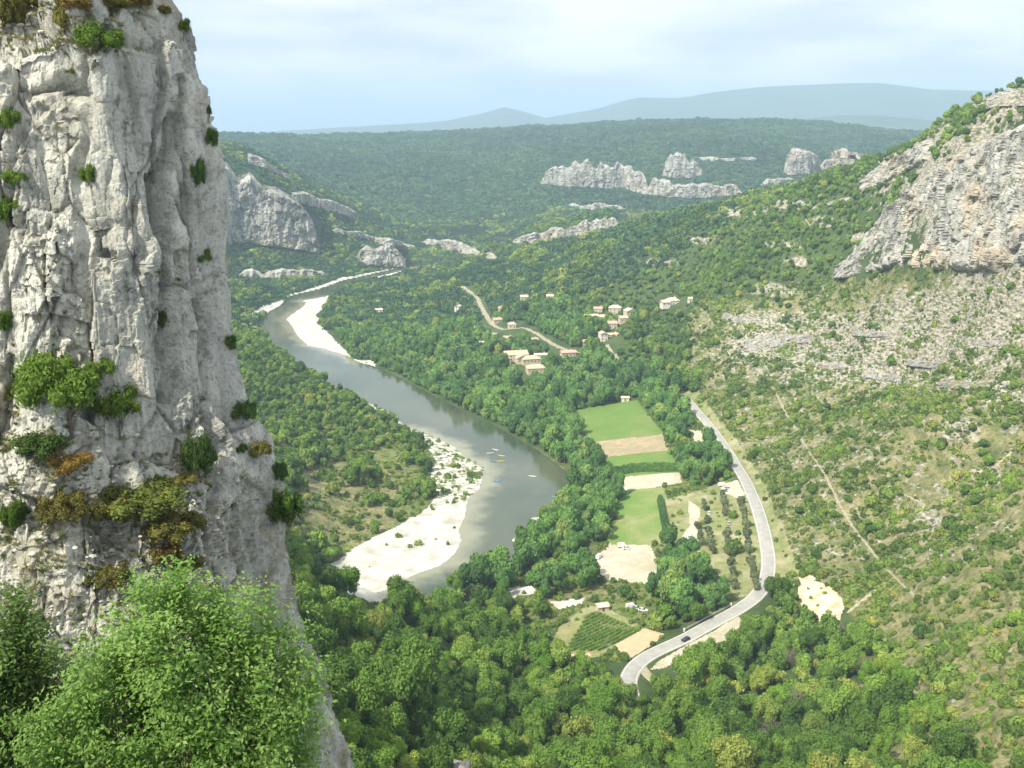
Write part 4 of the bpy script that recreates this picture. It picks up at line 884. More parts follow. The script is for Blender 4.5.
pk(708, 508, 80, M_CARDK, 'dark car between olive trees near the top of the grove'); pk(709, 514, 80, M_CARW, 'white car between olive trees just below the dark one')
pk(708, 529, 5, M_CARDK, 'dark car crosswise in the middle of the olive grove'); pk(729, 524, 80, M_CARS, 'silver car in the second lane of the olive grove')
pk(722, 486, 20, M_CARW, 'white van parked by the roadside entrance of the grove', True); pk(728, 489, 15, M_CARS, 'silver car at the roadside entrance beside the white van'); pk(724, 492, 12, M_CARB, 'blue car at the roadside entrance in front of the white van')
# ------------------------------------------------------------------ canoes on the river
M_CY = simple('yellow_plastic_hull', (.75, .66, .12), .4, .4, .08, 3); M_CW = simple('white_plastic_hull', (.78, .80, .78), .4, .4, .05, 3); M_CB = simple('blue_plastic_hull', (.20, .42, .66), .4, .4, .08, 3); M_SEAT = simple('dark_canoe_seat', (.05, .05, .05), .8, .2, .1, 3)
def canoe(px, py, rz, mat, label):
    p = at_z(px, py, .02); o = empty('canoe', p, R(rz)); tag(o, label, 'canoe', 'canoes on the river'); V = []; N = 15; prof = 9
    for i in range(N):
        u = i/(N-1)*2-1; w = .48*(1-abs(u)**2.6)+.012; kz = .42+.22*abs(u)**3
        for k in range(prof):
            a = math.pi*k/(prof-1); V.append((u*2.6, -math.cos(a)*w, kz-math.sin(a)**.7*(kz+.10*(1-abs(u)**3)-.02)))
    for i in range(N):
        u = i/(N-1)*2-1; w = (.48*(1-abs(u)**2.6)+.012)*.90; kz = .42+.22*abs(u)**3
        for k in range(prof):
            a = math.pi*k/(prof-1); V.append((u*2.52, -math.cos(a)*w, kz-math.sin(a)**.7*(kz-.06-.02)))
    M0 = N*prof; Fc = []
    for i in range(N-1):
        for k in range(prof-1):
            q = i*prof+k; Fc.append((q, q+1, q+prof+1, q+prof)); Fc.append((M0+q, M0+q+prof, M0+q+prof+1, M0+q+1))
        for k in (0, prof-1): q = i*prof+k; Fc.append((q, q+prof, M0+q+prof, M0+q))
    obj('hull', MB().add(V, Fc).mesh('hull', mat, True), o)
    for x in (-1.1, .9): obj('seat', MB().box(x-.16, x+.16, -.36, .36, .27, .31).mesh('seat', M_SEAT), o)
canoe(495.5, 450, -35, M_CW, 'white canoe, topmost of the cluster near the rocky bank'); canoe(490, 453.5, 10, M_CW, 'faint white canoe, leftmost of the cluster on the river'); canoe(501.5, 456, -25, M_CY, 'yellow canoe below the topmost white one')
canoe(500.5, 461.5, 0, M_CY, 'yellow canoe at the bottom of the cluster beside the blue one'); canoe(494, 461.5, 5, M_CB, 'blue canoe beside the lowest yellow one'); canoe(532.5, 476.5, -18, M_CW, 'white canoe alone in the middle of the wide pool'); canoe(556, 497.5, -12, M_CB, 'pale blue canoe close to the dark wooded bank'); canoe(497, 481, 0, M_CB, 'faint blue canoe low in the shallows off the gravel tip')
# ------------------------------------------------------------------ road parapet, vines, hedge
def parapet():
    o = empty('roadside_parapet', (0, 0, 0)); tag(o, 'long grey guard rail on posts along the outer curve of the road', 'guard rail')
    ks = [k for k in range(len(ROAD)) if 688 < proj(ROAD[k])[0] < 742 and 600 < proj(ROAD[k])[1] < 636]; t = np.gradient(ROAD[:, :2], axis=0); t /= np.linalg.norm(t, axis=1)[:, None]
    sgn = 1 if (ROAD[ks[0]][0]-t[ks[0]][1]*4) < ROAD[ks[0]][0] else -1
    pts = [(ROAD[k, 0]-t[k, 1]*4.3*sgn, ROAD[k, 1]+t[k, 0]*4.3*sgn, ROAD[k, 2]) for k in ks]; M = simple('weathered_guard_rail', (.42, .42, .40), .7, .3, .1, 2)
    V = []
    for p, k in zip(pts, ks):
        n_ = np.array((-t[k, 1], t[k, 0]))
        for s, z in ((-.12, .25), (.12, .25), (.12, .95), (-.12, .95)): V.append((p[0]+n_[0]*s, p[1]+n_[1]*s, p[2]+z))
    Fc = [(i*4+q, i*4+(q+1) % 4, i*4+4+(q+1) % 4, i*4+4+q) for i in range(len(pts)-1) for q in range(4)]+[(0, 1, 2, 3), (len(V)-1, len(V)-2, len(V)-3, len(V)-4)]
    obj('rail', MB().add(V, Fc).mesh('rail', M), o)
    for i in list(range(0, len(pts), 2)): x, y, z = pts[i]; obj('post', MB().box(x-.14, x+.14, y-.14, y+.14, z-.5, z+1.0).mesh('post', M), o)
    x, y, z = pts[-1]; 
    for e in (pts[0], pts[-1]): obj('end_post', MB().box(e[0]-.35, e[0]+.35, e[1]-.35, e[1]+.35, e[2]-.5, e[2]+1.2).mesh('end_post', M_WHITE), o)
parapet()
M_VINE = foliage('vine_leaves', [(.17, .30, .06), (.19, .32, .07), (.21, .34, .08), (.24, .34, .10)], .25, .05); M_STAKE = simple('vine_stock', (.16, .12, .08), .9, .2, .2, 5)
vq = [hit(a, b, 300) for a, b in ((565, 651), (590, 609), (640, 631), (601, 651))]        # field corners: left-front, left-back, right-back, right-front
def vine_rows(n_=17):
    A_, B_, C_, D_ = vq; u = (C_-A_)[:2]; u = np.array(vq[2][:2])-np.array(vq[3][:2]); u = u/np.linalg.norm(u)
    poly = [tuple(p[:2]) for p in vq]; nrm = np.array((-u[1], u[0])); c = np.mean([p[:2] for p in vq], 0); s0 = [np.dot(p-c, nrm) for p in np.array(poly)]; k = 0
    for s in np.arange(min(s0)+1, max(s0)-.5, 2.5):
        T = np.arange(-80, 80, .4); P = c+nrm*s+T[:, None]*u; ins = inpoly(P[:, 0], P[:, 1], poly); P = P[ins]
        if len(P) < 12: continue
        k += 1; g = np.random.default_rng(900+k); n = len(P)*26; i = g.integers(0, len(P), n); Q3 = np.zeros((n, 3)); Q3[:, :2] = P[i]+g.normal(size=(n, 2))*.33; thin = fbm(P[:, 0]/9, P[:, 1]/9, 3, 3)[i] > .28
        Q3[:, 2] = height(Q3[:, 0], Q3[:, 1])+g.uniform(.25, 1.35, n); Q3 = Q3[~thin | (g.uniform(size=n) < .25)]; m = len(Q3); N = g.normal(size=(m, 3)); N[:, 2] += .6; N /= np.linalg.norm(N, axis=1)[:, None]
        a = np.cross(N, g.normal(size=(m, 3))); a /= np.linalg.norm(a, axis=1)[:, None]; b = np.cross(N, a); sz = g.uniform(.12, .26, m)[:, None]
        loc = np.array((P[0][0], P[0][1], float(height(*P[0])))); V = np.stack([Q3-a*sz, Q3-b*sz, Q3+a*sz, Q3+b*sz], 1).reshape(-1, 3)-loc
        o = empty('vine_row', loc); tag(o, 'row of green vines, %s of the vineyard rows counted from the near side' % (['first','second','third','fourth','fifth','sixth','seventh','eighth','ninth','tenth','eleventh','twelfth','thirteenth','fourteenth','fifteenth','sixteenth','seventeenth','eighteenth','nineteenth','twentieth','twenty-first','twenty-second','twenty-third'][min(k-1,22)]), 'vine row', 'rows of vines in the vineyard')
        obj('foliage', mesh_np('vine_foliage', V, np.arange(m*4).reshape(-1, 4), False, [M_VINE]), o); mb = MB()
        for p in P[::5]: z = float(height(*p))-loc[2]; mb.box(p[0]-loc[0]-.05, p[0]-loc[0]+.05, p[1]-loc[1]-.05, p[1]-loc[1]+.05, z-.2, z+1.1)
        obj('stocks', mb.mesh('stocks', M_STAKE), o)
vine_rows()
def hedge(a, b, w, h, label):
    A_ = hit(*a, 300); B_ = hit(*b, 300); g = np.random.default_rng(int(a[0])); L = np.linalg.norm((B_-A_)[:2]); n = int(L*w*h*26); t = g.uniform(0, 1, n); u = (B_-A_)[:2]/L; nr = np.array((-u[1], u[0]))
    hh = h*(1+.35*fbm(t*L/4., 0*t, 5, 2)); an = g.uniform(-.25, math.pi+.25, n); rr = g.uniform(.72, 1., n)
    Q3 = np.zeros((n, 3)); Q3[:, :2] = A_[:2]+(B_-A_)[:2]*t[:, None]+nr*(np.cos(an)*rr*w/2)[:, None]; Q3[:, 2] = height(Q3[:, 0], Q3[:, 1])+np.clip(np.sin(an), -.1, 1)*rr*hh+.1
    N = g.normal(size=(n, 3)); N[:, 2] += .4; N /= np.linalg.norm(N, axis=1)[:, None]; c_ = np.cross(N, g.normal(size=(n, 3))); c_ /= np.linalg.norm(c_, axis=1)[:, None]; d_ = np.cross(N, c_); sz = g.uniform(.22, .5, n)[:, None]
    V = np.stack([Q3-c_*sz, Q3-d_*sz, Q3+c_*sz, Q3+d_*sz], 1).reshape(-1, 3)-A_; o = obj('hedge', mesh_np('hedge', V, np.arange(n*4).reshape(-1, 4), False, [M_RIPA]), None, A_); tag(o, label, 'hedge')
hedge((604, 476), (678, 470), 5.5, 5.0, 'thick hedge of dark bushes between the green strip and the pale stubble field')
hedge((660, 500), (668, 540), 3.5, 3.2, 'hedge along the right side of the worn meadow')

# ------------------------------------------------------------------ individual plants
def sub(o, parts):
    for nm, me in parts: obj(nm, me, o)
def tree(name, kindname, p, r, hgt, label, cat, group, seed, trunk=True):
    ms = KINDS[kindname]; o = empty(name, p, random.uniform(0, 6.28), (r, r, hgt)); tag(o, label, cat, group); obj('crown', ms[seed % len(ms)], o)
    if trunk: obj('trunk', TRUNKS[seed % 4], o)
    return o
def single(name, kindname, p, r, hgt, label, cat, group, seed, mat=None):
    ms = KINDS[kindname]; me = ms[seed % len(ms)]; o = obj(name, me, None, p); o.scale = (r, r, hgt); o.rotation_euler = (0, 0, random.uniform(0, 6.28)); tag(o, label, cat, group); return o
# olive grove rows
on = 0; OLS = []
for (row_, a, b, n_) in (('second', (704, 503), (713, 556), 15), ('third', (722, 494), (735, 592), 26), ('rightmost', (740, 500), (756, 592), 24), ('leftmost', (697, 522), (702, 548), 5)):
    A_, B_ = hit(*a, 300), hit(*b, 300)
    for k in range(n_):
        if random.random() < .10: continue
        q = A_+(B_-A_)*(k+.5)/n_; x, y = q[0]+random.uniform(-.6, .6), q[1]+random.uniform(-.6, .6); z = float(height(x, y)); r = random.uniform(1.7, 2.5)
        if not clear(np.array([x]), np.array([y]), -1.2)[0]: continue
        tree('olive_tree', 'olive', (x, y, z), r, r*1.25, 'grey-green olive tree number %s from the far end of the %s grove row' % (['one','two','three','four','five','six','seven','eight','nine','ten','eleven','twelve','thirteen','fourteen','fifteen','sixteen','seventeen','eighteen','nineteen','twenty','twenty-one','twenty-two','twenty-three','twenty-four','twenty-five','twenty-six'][k], row_), 'tree', 'olive trees in rows by the road', on); OLS.append((row_, k, n_)); on += 1

LM = [(590,630,'the vineyard'),(635,645,'the sandy plot'),(625,565,'the dirt lot'),(640,515,'the worn meadow'),(645,478,'the pale stubble strip'),(632,443,'the brown ploughed strip'),(615,418,'the far green field'),
      (683,638,'the dark car'),(760,595,'the lower road bend'),(770,545,'the straight lower road'),(745,478,'the curving upper road'),(692,437,'the roadside clearing'),(625,673,'the road end'),(668,690,'the side track'),
      (730,540,'the olive grove'),(600,330,'the hamlet'),(522,364,'the largest building'),(672,302,'the lone cream house'),(485,325,'the village road bend'),(560,350,'the village road end'),(458,311,'the narrow white house'),
      (322,325,'the far gravel beach'),(365,364,'the small far beach'),(460,410,'the upper river reach'),(520,440,'the canoe cluster'),(575,488,'the river elbow'),(530,525,'the tiny gravel spit'),(500,570,'the river end'),(400,545,'the white gravel bank'),(440,470,'the rocky gravel tip'),
      (820,600,'the orange eroded bank'),(780,400,'the forked footpath top'),(815,465,'the long footpath middle'),(870,550,'the long footpath foot'),(985,475,'the short pale path at right'),(900,490,'the faint cross path'),(1000,395,'the scree track'),(940,260,'the big cliff foot'),(780,348,'the small rock band'),(880,376,'the long rock ledge'),(950,620,'the dry lower slope'),(1000,560,'the right edge slope'),(940,720,'the dry bottom right corner'),(750,340,'the rocky slope corner'),
      (300,540,'the rock face foot'),(330,620,'the lower rock edge'),(370,700,'the bottom left woods'),(380,610,'the hidden river bank'),(440,640,'the left lower woods'),(500,700,'the bottom centre-left woods'),(560,745,'the bottom centre woods'),(640,745,'the woods under the side track'),(720,740,'the bottom woods right of centre'),(800,740,'the bottom right woods'),(870,700,'the woods edge at lower right'),(760,670,'the hollow below the road'),(840,650,'the hollow under the eroded bank'),(540,690,'the woods under the vineyard'),(340,500,'the left scrub clearing'),(300,400,'the left forest edge')]
ORD = ['leftmost', 'second', 'third', 'fourth', 'fifth', 'sixth', 'seventh', 'eighth', 'ninth', 'tenth', 'eleventh', 'twelfth', 'thirteenth', 'fourteenth', 'fifteenth', 'sixteenth', 'seventeenth', 'eighteenth', 'nineteenth', 'twentieth', 'twenty-first', 'twenty-second', 'twenty-third', 'twenty-fourth', 'twenty-fifth', 'twenty-sixth', 'twenty-seventh', 'twenty-eighth', 'twenty-ninth', 'thirtieth']
def name_all(recs):
    """recs: (object, px, py, noun). Each label = look + nearest landmark + side (+ rank from the left within that cluster)"""
    cl = {}
    for o, px, py, noun in recs:
        k = min(range(len(LM)), key=lambda q: (LM[q][0]-px)**2+(1.3*(LM[q][1]-py))**2); dx, dy = px-LM[k][0], (py-LM[k][1])*1.3
        side = 'at' if math.hypot(dx, dy) < 9 else ('right of' if dx > abs(dy) else 'left of' if -dx > abs(dy) else 'below' if dy > 0 else 'above')
        cl.setdefault((k, side, noun), []).append((px, o))
    for (k, side, noun), L in cl.items():
        L.sort(key=lambda t: t[0]); n = len(L)
        for i, (px, o) in enumerate(L):
            w = '' if n == 1 else (ORD[0] if i == 0 else 'rightmost' if i == n-1 else ORD[i] if i < 30 else 'far')
            o['label'] = ('%s %s %s' % (noun, side, LM[k][2])) if not w else ('%s %s %s, %s%s' % (noun, side, LM[k][2], w, '' if w in ('leftmost', 'rightmost') else ' from left' if w != 'far' else ' to the right'))
RECS = []
# --- near woods and valley floor trees
OPEN = [[(652,668),(688,646),(738,618),(744,622),(712,642),(690,655),(664,667)],[(574,411),(640,402),(664,434),(678,470),(682,480),(660,486),(664,512),(660,545),(655,560),(656,584),(600,578),(595,566),(618,541),(622,520),(630,492),(614,478),(602,452),(592,436)],
        [(340,559),(372,538),(412,518),(432,508),(437,470),(427,446),(484,470),(480,495),(463,530),(455,555),(440,566),(416,574),(386,590),(372,602)],
        [(562,651),(566,625),(590,606),(612,611),(645,630),(662,634),(640,652),(620,658),(600,652)],[(688,500),(745,490),(762,560),(752,590),(722,580),(700,552)],[(299,301),(346,286),(322,312),(350,357),(300,350)],
        [(503,353),(528,353),(546,368),(542,378),(515,374)],[(601,330),(622,334),(622,342),(600,344)],[(658,294),(686,296),(684,308),(660,308)],[(478,312),(486,312),(494,328),(478,322)],[(484,320),(520,320),(580,350),(566,356),(530,336),(500,338)],
        [(686,428),(704,430),(706,446),(692,446)],[(798,578),(812,575),(840,596),(842,616),(820,620)],[(606,603),(648,603),(648,613),(606,613)],[(590,540),(632,540),(632,560),(592,562)],[(454,304),(463,304),(463,316),(454,316)]]
RPXY = np.stack(proj(ROAD)[:2], 1); VPXY = np.stack(proj(VROAD)[:2], 1); TPXY = np.stack(proj(TRACK)[:2], 1)
def blocks(x, y, z, hh, rr=0):
    bad = np.zeros(len(x), bool)
    for f in (.25, .6, 1.0):
        for o in (-.55, .55):
            px, py, dp = proj(np.stack([x+o*rr, y, z+hh*f], -1))
            for q in OPEN: bad |= inpoly(px, py, q)
            d, t = segdist(px, py, RPXY); bad |= (d < 3.2) & (t < len(RPXY)*.86); d, _ = segdist(px, py, VPXY[::2]); bad |= d < 1.6; d, _ = segdist(px, py, TPXY); bad |= d < 2
    return bad
x, y = candidates(70, 1150, 5.6); z, px, py, r, cl_, vis, rk, dy, sr, sd = info(x, y, 7)
wood = (cl_ == 0) & vis & (sr < .30) & (sd > 1.5) & off_roads(x, y, 2.6) & clear(x, y, 1.5)
open_scrub = inpoly(px, py, [(296,478),(340,462),(385,446),(415,458),(432,480),(425,520),(390,535),(345,555),(330,548),(300,545)]) & (r > 350)
thinm = inpoly(px, py, [(480,560),(660,560),(665,640),(600,662),(540,640),(470,620),(430,600)]) & (r > 300)
open_f = inpoly(px, py, [(548,600),(650,604),(668,632),(600,665),(548,662)]) & (r > 300)
gap = inpoly(px, py, [(655,655),(690,640),(755,620),(700,645),(665,672),(645,668)])
rr_ = RNG.uniform(size=len(x)); wood &= ~((rk > .3) & (rr_ > .5)); wood &= ~(open_scrub & (rr_ > .10)) & ~(thinm & (rr_ > .55)) & ~open_f & ~gap & ~in_cliffs(px, py)
fieldgap = inpoly(px, py, [(585,400),(650,398),(690,470),(700,500),(660,600),(600,600),(590,540),(620,500),(570,420)]) & (rr_ > .62) & (cl_ == 0); wood &= ~fieldgap
wood[wood] &= ~(blocks(x[wood], y[wood], z[wood], 7.5, 4.))
X_, Y_, Z_, PX_, PY_, R_ = (q[wood] for q in (x, y, z, px, py, r)); n_w = len(X_)
cl_n = fbm(X_/28, Y_/28, 1, 3); br_n = fbm(X_/17, Y_/17, 7, 3)
rip = inpoly(PX_, PY_, [(310,280),(470,262),(560,290),(600,350),(700,400),(760,470),(770,590),(740,615),(690,620),(650,600),(560,600),(470,600),(450,570),(520,560),(585,490),(520,440),(400,390),(330,350),(300,320)]) & (R_ > 400)
rad = np.where(rip, 3.9*np.exp(RNG.normal(size=n_w)*.26), 3.1*np.exp(RNG.normal(size=n_w)*.32))*(1+.35*cl_n); rad = np.clip(rad, 1.6, 7.); rad *= np.where(PX_ < 430, np.where(PY_ < 460, .70, 1), 1)
hg = rad*RNG.uniform(.85, 1.45, n_w)*np.where(rip, 1.15, 1.05)
rad *= np.where((PX_ > 600) & (PY_ < 330), .66, 1); hg = rad*RNG.uniform(.85, 1.45, n_w)*np.where(rip, 1.15, 1.05)
size = rad/R_; fr_in = (PX_ > 8) & (PX_ < 1016) & (PY_ < 775) & (PX_ > np.interp(PY_, [p[0] for p in EDGE], [p[1] for p in EDGE]) if False else PX_ > np.interp(PY_, [q[0] for q in EDGE], [q[1] for q in EDGE])+4)
bright = (br_n > .22) & ~rip & (R_ < 520); greyt = (RNG.uniform(size=n_w) < .035) & ~rip & (PX_ > 640) & (PY_ > 620)
def topn(mask, n): c = np.where(mask)[0]; return c[np.argsort(-size[c])[:n]]
ind = np.zeros(n_w, bool)
for m_, kn, nm, cat_, grp, kd, N_ in ((~rip & ~bright & ~greyt & fr_in, 'oak_near', 'oak_tree', 'tree', 'trees of the near wooded slope', 'oak', 300),
                                     (bright & fr_in & ~greyt, 'bright_near', 'ash_tree', 'tree', 'brighter green trees of the near wooded slope', 'br', 160),
                                     (rip & fr_in, 'riparian_near', 'riverside_tree', 'tree', 'large trees of the valley floor', 'rip', 300),
                                     (greyt & fr_in, 'grey_near', 'bare_tree', 'tree', 'bare grey trees in the hollow', 'grey', 30)):
    for t_, i in enumerate(topn(m_, N_)):
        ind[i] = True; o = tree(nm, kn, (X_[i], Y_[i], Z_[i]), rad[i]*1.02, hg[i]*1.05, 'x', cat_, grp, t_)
        nl = {'oak': ('small ' if rad[i] < 3 else 'broad ' if rad[i] > 3.9 else '')+'green tree', 'br': 'bright green tree', 'grey': 'leafless grey tree', 'rip': ('very large ' if rad[i] > 5 else 'large ' if rad[i] > 4.2 else '')+'leafy tree'}[kd]
        RECS.append((o, PX_[i], PY_[i]-rad[i]/R_[i]*800, nl))
def vids(kinds, choose):
    off = np.cumsum([0]+[len(KINDS[k]) for k in kinds]); return np.array([off[c]+RNG.integers(0, len(KINDS[kinds[c]])) for c in choose])
def put(name, kinds, m, ch, rad, hg, X_, Y_, Z_):
    i = np.where(m)[0]
    if len(i): stuff(name, kinds, np.stack([X_[i], Y_[i], Z_[i]-.2], 1), np.stack([rad[i], rad[i], hg[i]], 1), vids(kinds, ch[i]))
rest = ~ind
put('woodland', ['oak_near', 'oak_mid', 'bright_near', 'bright_mid'], rest & ~rip, np.where(R_ < 330, 0, 1)+np.where(bright, 2, 0), rad, hg, X_, Y_, Z_)
put('riverside_woodland', ['riparian_mid', 'oak_mid'], rest & rip, (RNG.uniform(size=n_w) < .25).astype(int), rad, hg, X_, Y_, Z_)
# --- scrub: right hillside, gravel edge, verges
x, y = candidates(150, 1000, 2.15); z, px, py, r, cl_, vis, rk, dy, sr, sd = info(x, y, 2)
os2 = inpoly(px, py, [(296,470),(340,452),(385,436),(425,445),(438,480),(430,520),(390,540),(345,560),(330,560),(296,550)]) & (r > 350)
cn = fbm(x/16, y/16, 2, 3); dens = np.where(sr > .25, np.clip(.62+1.7*cn+.05*rk-1.0*np.clip(dy-.36, 0, 1), .05, .97), 0)
dens = np.where(os2 & (cl_ == 0), np.clip(.24+1.3*cn, .03, .8), dens); dens = np.where(cl_ == 2, .10+.5*np.clip(cn, 0, 1), dens); dens = np.where(cl_ == 1, .012, dens); dens = np.where(cl_ == 9, .05, dens); dens = np.where(cl_ == 11, .05, dens)
dens = np.where((cl_ == 0) & thinm_ if False else (cl_ == 0) & (sr <= .25) & ~os2 & (inpoly(px, py, [(480,560),(680,560),(670,640),(640,665),(548,662),(470,620)]) | inpoly(px, py, [(650,690),(800,600),(800,640),(700,700)]) | inpoly(px, py, [(600,395),(700,395),(740,480),(700,560),(600,600)])), .40, dens); dens = np.where(np.isin(cl_, (3, 4, 5, 6, 7, 8, 10, 12)), 0, dens)
ok = vis & (RNG.uniform(size=len(x)) < dens*1.15) & off_roads(x, y, .9) & ~in_cliffs(px, py) & (sd > .5) & clear(x, y, -2)
SX, SY, SZ, SPX, SPY, SRR, scn, srk = (q[ok] for q in (x, y, z, px, py, r, cn, rk)); m_ = len(SX)
srad = np.clip(1.0*np.exp(RNG.normal(size=m_)*.35), .5, 2.3)*(1+.7*np.clip(scn, -1, 1))*(1-.38*srk); big = (RNG.uniform(size=m_) < .06+.10*(scn > .25)) & (SPX > 640); srad[big] *= RNG.uniform(1.5, 2.3, big.sum()); shg = srad*RNG.uniform(.9, 1.5, m_)
sz = srad/SRR; c = np.where((SPX > 300) & (SPX < 1018) & (SPY < 766))[0]; c = c[np.argsort(-sz[c])[:300]]; sin_ = np.zeros(m_, bool)
for t_, i in enumerate(c):
    sin_[i] = True; o = single('bush', 'scrub_near', (SX[i], SY[i], SZ[i]-.15), srad[i], shg[i], 'x', 'bush', 'scattered bushes of the dry slopes', t_); RECS.append((o, SPX[i], SPY[i], ('large ' if srad[i] > 2.2 else 'small ' if srad[i] < 1.4 else '')+'rounded bush'))
name_all(RECS)
put('scrub', ['scrub_near', 'scrub_mid'], ~sin_, np.where(SRR < 420, 0, 1), srad, shg, SX, SY, SZ)
# --- loose limestone on the hillside
def rock_mesh(seed):
    g = np.random.default_rng(seed); th = np.linspace(0, 2*math.pi, 9)[:-1]; V = []
    for z_, q in ((-.3, .9), (.15, 1.), (.5, .8), (.72, .35)):
        for t in th: k = q*g.uniform(.72, 1.15); V.append((k*math.cos(t), k*math.sin(t), z_*g.uniform(.8, 1.2)))
    Fc = [(i*8+k, i*8+(k+1) % 8, i*8+8+(k+1) % 8, i*8+8+k) for i in range(3) for k in range(8)]+[tuple(24+k for k in range(8))]
    mb = MB().add(V, Fc); return mb.mesh('stone', M_STONE)
M_STONE = cliff_mat('loose_limestone', .6, .34, .62, .3); KINDS['stone'] = [rock_mesh(k) for k in range(5)]
x, y = candidates(200, 1000, 2.6); z, px, py, r, cl_, vis, rk, dy, sr, sd = info(x, y, 1); cn = fbm(x/11, y/11, 12, 3)
ok = vis & (cl_ == 0) & (RNG.uniform(size=len(x)) < np.clip(rk*.42+cn*.7*(rk > .2)+.02*(sr > .3), 0, .7)*(sr > .1)) & ~in_cliffs(px, py) & off_roads(x, y, .5); i = np.where(ok)[0]; s_ = RNG.uniform(.5, 1.5, len(i))*(.6+.6*rk[i])
stuff('loose_rocks', ['stone'], np.stack([x[i], y[i], z[i]], 1), np.stack([s_*1.3, s_, s_*RNG.uniform(.6, 1.3, len(i))], 1), RNG.integers(0, 5, len(i)))
# --- middle and far woods
x, y = candidates(1000, 2300, 5.6); z, px, py, r, cl_, vis, rk, dy, sr, sd = info(x, y, 7)
ok = vis & (cl_ == 0) & (sd > 3) & clear(x, y, 1.5) & off_roads(x, y, 3.5) & ~in_cliffs(px, py) & ((r > 1150) | (sr > .15) | ((r > 1149))) & (RNG.uniform(size=len(x)) < np.where(rk > .25, .45, .97))
i = np.where(ok)[0]; cn = fbm(x[i]/60, y[i]/60, 2, 3); s_ = 3.2*np.exp(RNG.normal(size=len(i))*.28)*(1+.4*cn)
stuff('valley_side_woodland', ['plateau', 'scrub_mid'], np.stack([x[i], y[i], z[i]-.3], 1), np.stack([s_, s_, s_*RNG.uniform(.8, 1.4, len(i))], 1), vids(['plateau', 'scrub_mid'], ((cn+RNG.uniform(-.2, .2, len(i)) > .12) | (x[i] > 250)).astype(int)))
x, y = candidates(2300, 6500, 10.5); z, px, py, r, cl_, vis, rk, dy, sr, sd = info(x, y, 8)
ok = vis & ~in_cliffs(px, py) & (RNG.uniform(size=len(x)) < .9); i = np.where(ok)[0]; s_ = 6.2*np.exp(RNG.normal(size=len(i))*.28)*(1+.3*fbm(x[i]/150, y[i]/150, 2, 3))
stuff('plateau_woodland', ['plateau'], np.stack([x[i], y[i], z[i]-1], 1), np.stack([s_, s_, s_*RNG.uniform(.6, 1.0, len(i))], 1), RNG.integers(0, len(KINDS['plateau']), len(i)))
# --- hillside scrub woodland between 150 and 1150 m inside the rocky slope
x, y = candidates(250, 1000, 6.5); z, px, py, r, cl_, vis, rk, dy, sr, sd = info(x, y, 4); cn = fbm(x/30, y/30, 22, 3)
ok = vis & (cl_ == 0) & (sr >= .30) & (RNG.uniform(size=len(x)) < np.clip(.10+1.2*cn, 0, .6)*(1-.7*rk)*(1-np.clip(dy*2-.8, 0, 1))) & ~in_cliffs(px, py) & off_roads(x, y, 1.5); i = np.where(ok)[0]; s_ = RNG.uniform(1.8, 3.2, len(i))
stuff('hillside_thicket', ['oak_mid'], np.stack([x[i], y[i], z[i]-.3], 1), np.stack([s_, s_, s_*RNG.uniform(.8, 1.2, len(i))], 1), RNG.integers(0, 5, len(i)))
# ------------------------------------------------------------------ shrubs and grass on the rock face
M_SH = {'g': foliage('box_leaves_green', [(.07, .13, .022), (.09, .16, .028), (.11, .19, .035), (.12, .2, .04)], .25), 'd': foliage('box_leaves_dark', [(.055, .10, .028), (.07, .13, .034), (.085, .15, .04), (.09, .14, .04)], .2),
        'o': foliage('box_leaves_orange', [(.15, .11, .035), (.18, .13, .04), (.20, .15, .04), (.15, .14, .04)], .25), 'y': foliage('box_leaves_yellow', [(.10, .14, .035), (.14, .175, .04), (.17, .20, .045), (.13, .17, .04)], .25),
        'b': foliage('box_leaves_olive', [(.12, .115, .035), (.14, .14, .04), (.16, .16, .045), (.15, .15, .04)], .25)}
for k_, m_ in M_SH.items():
    kind('shrub_'+k_, m_, [80+ord(k_)+q for q in range(2)], n_f=3600, size=.050, lobes=30, lump=.21, rz=.62, cz=.66, spread=.86, diamond=True, shell=.55, jit=.8)
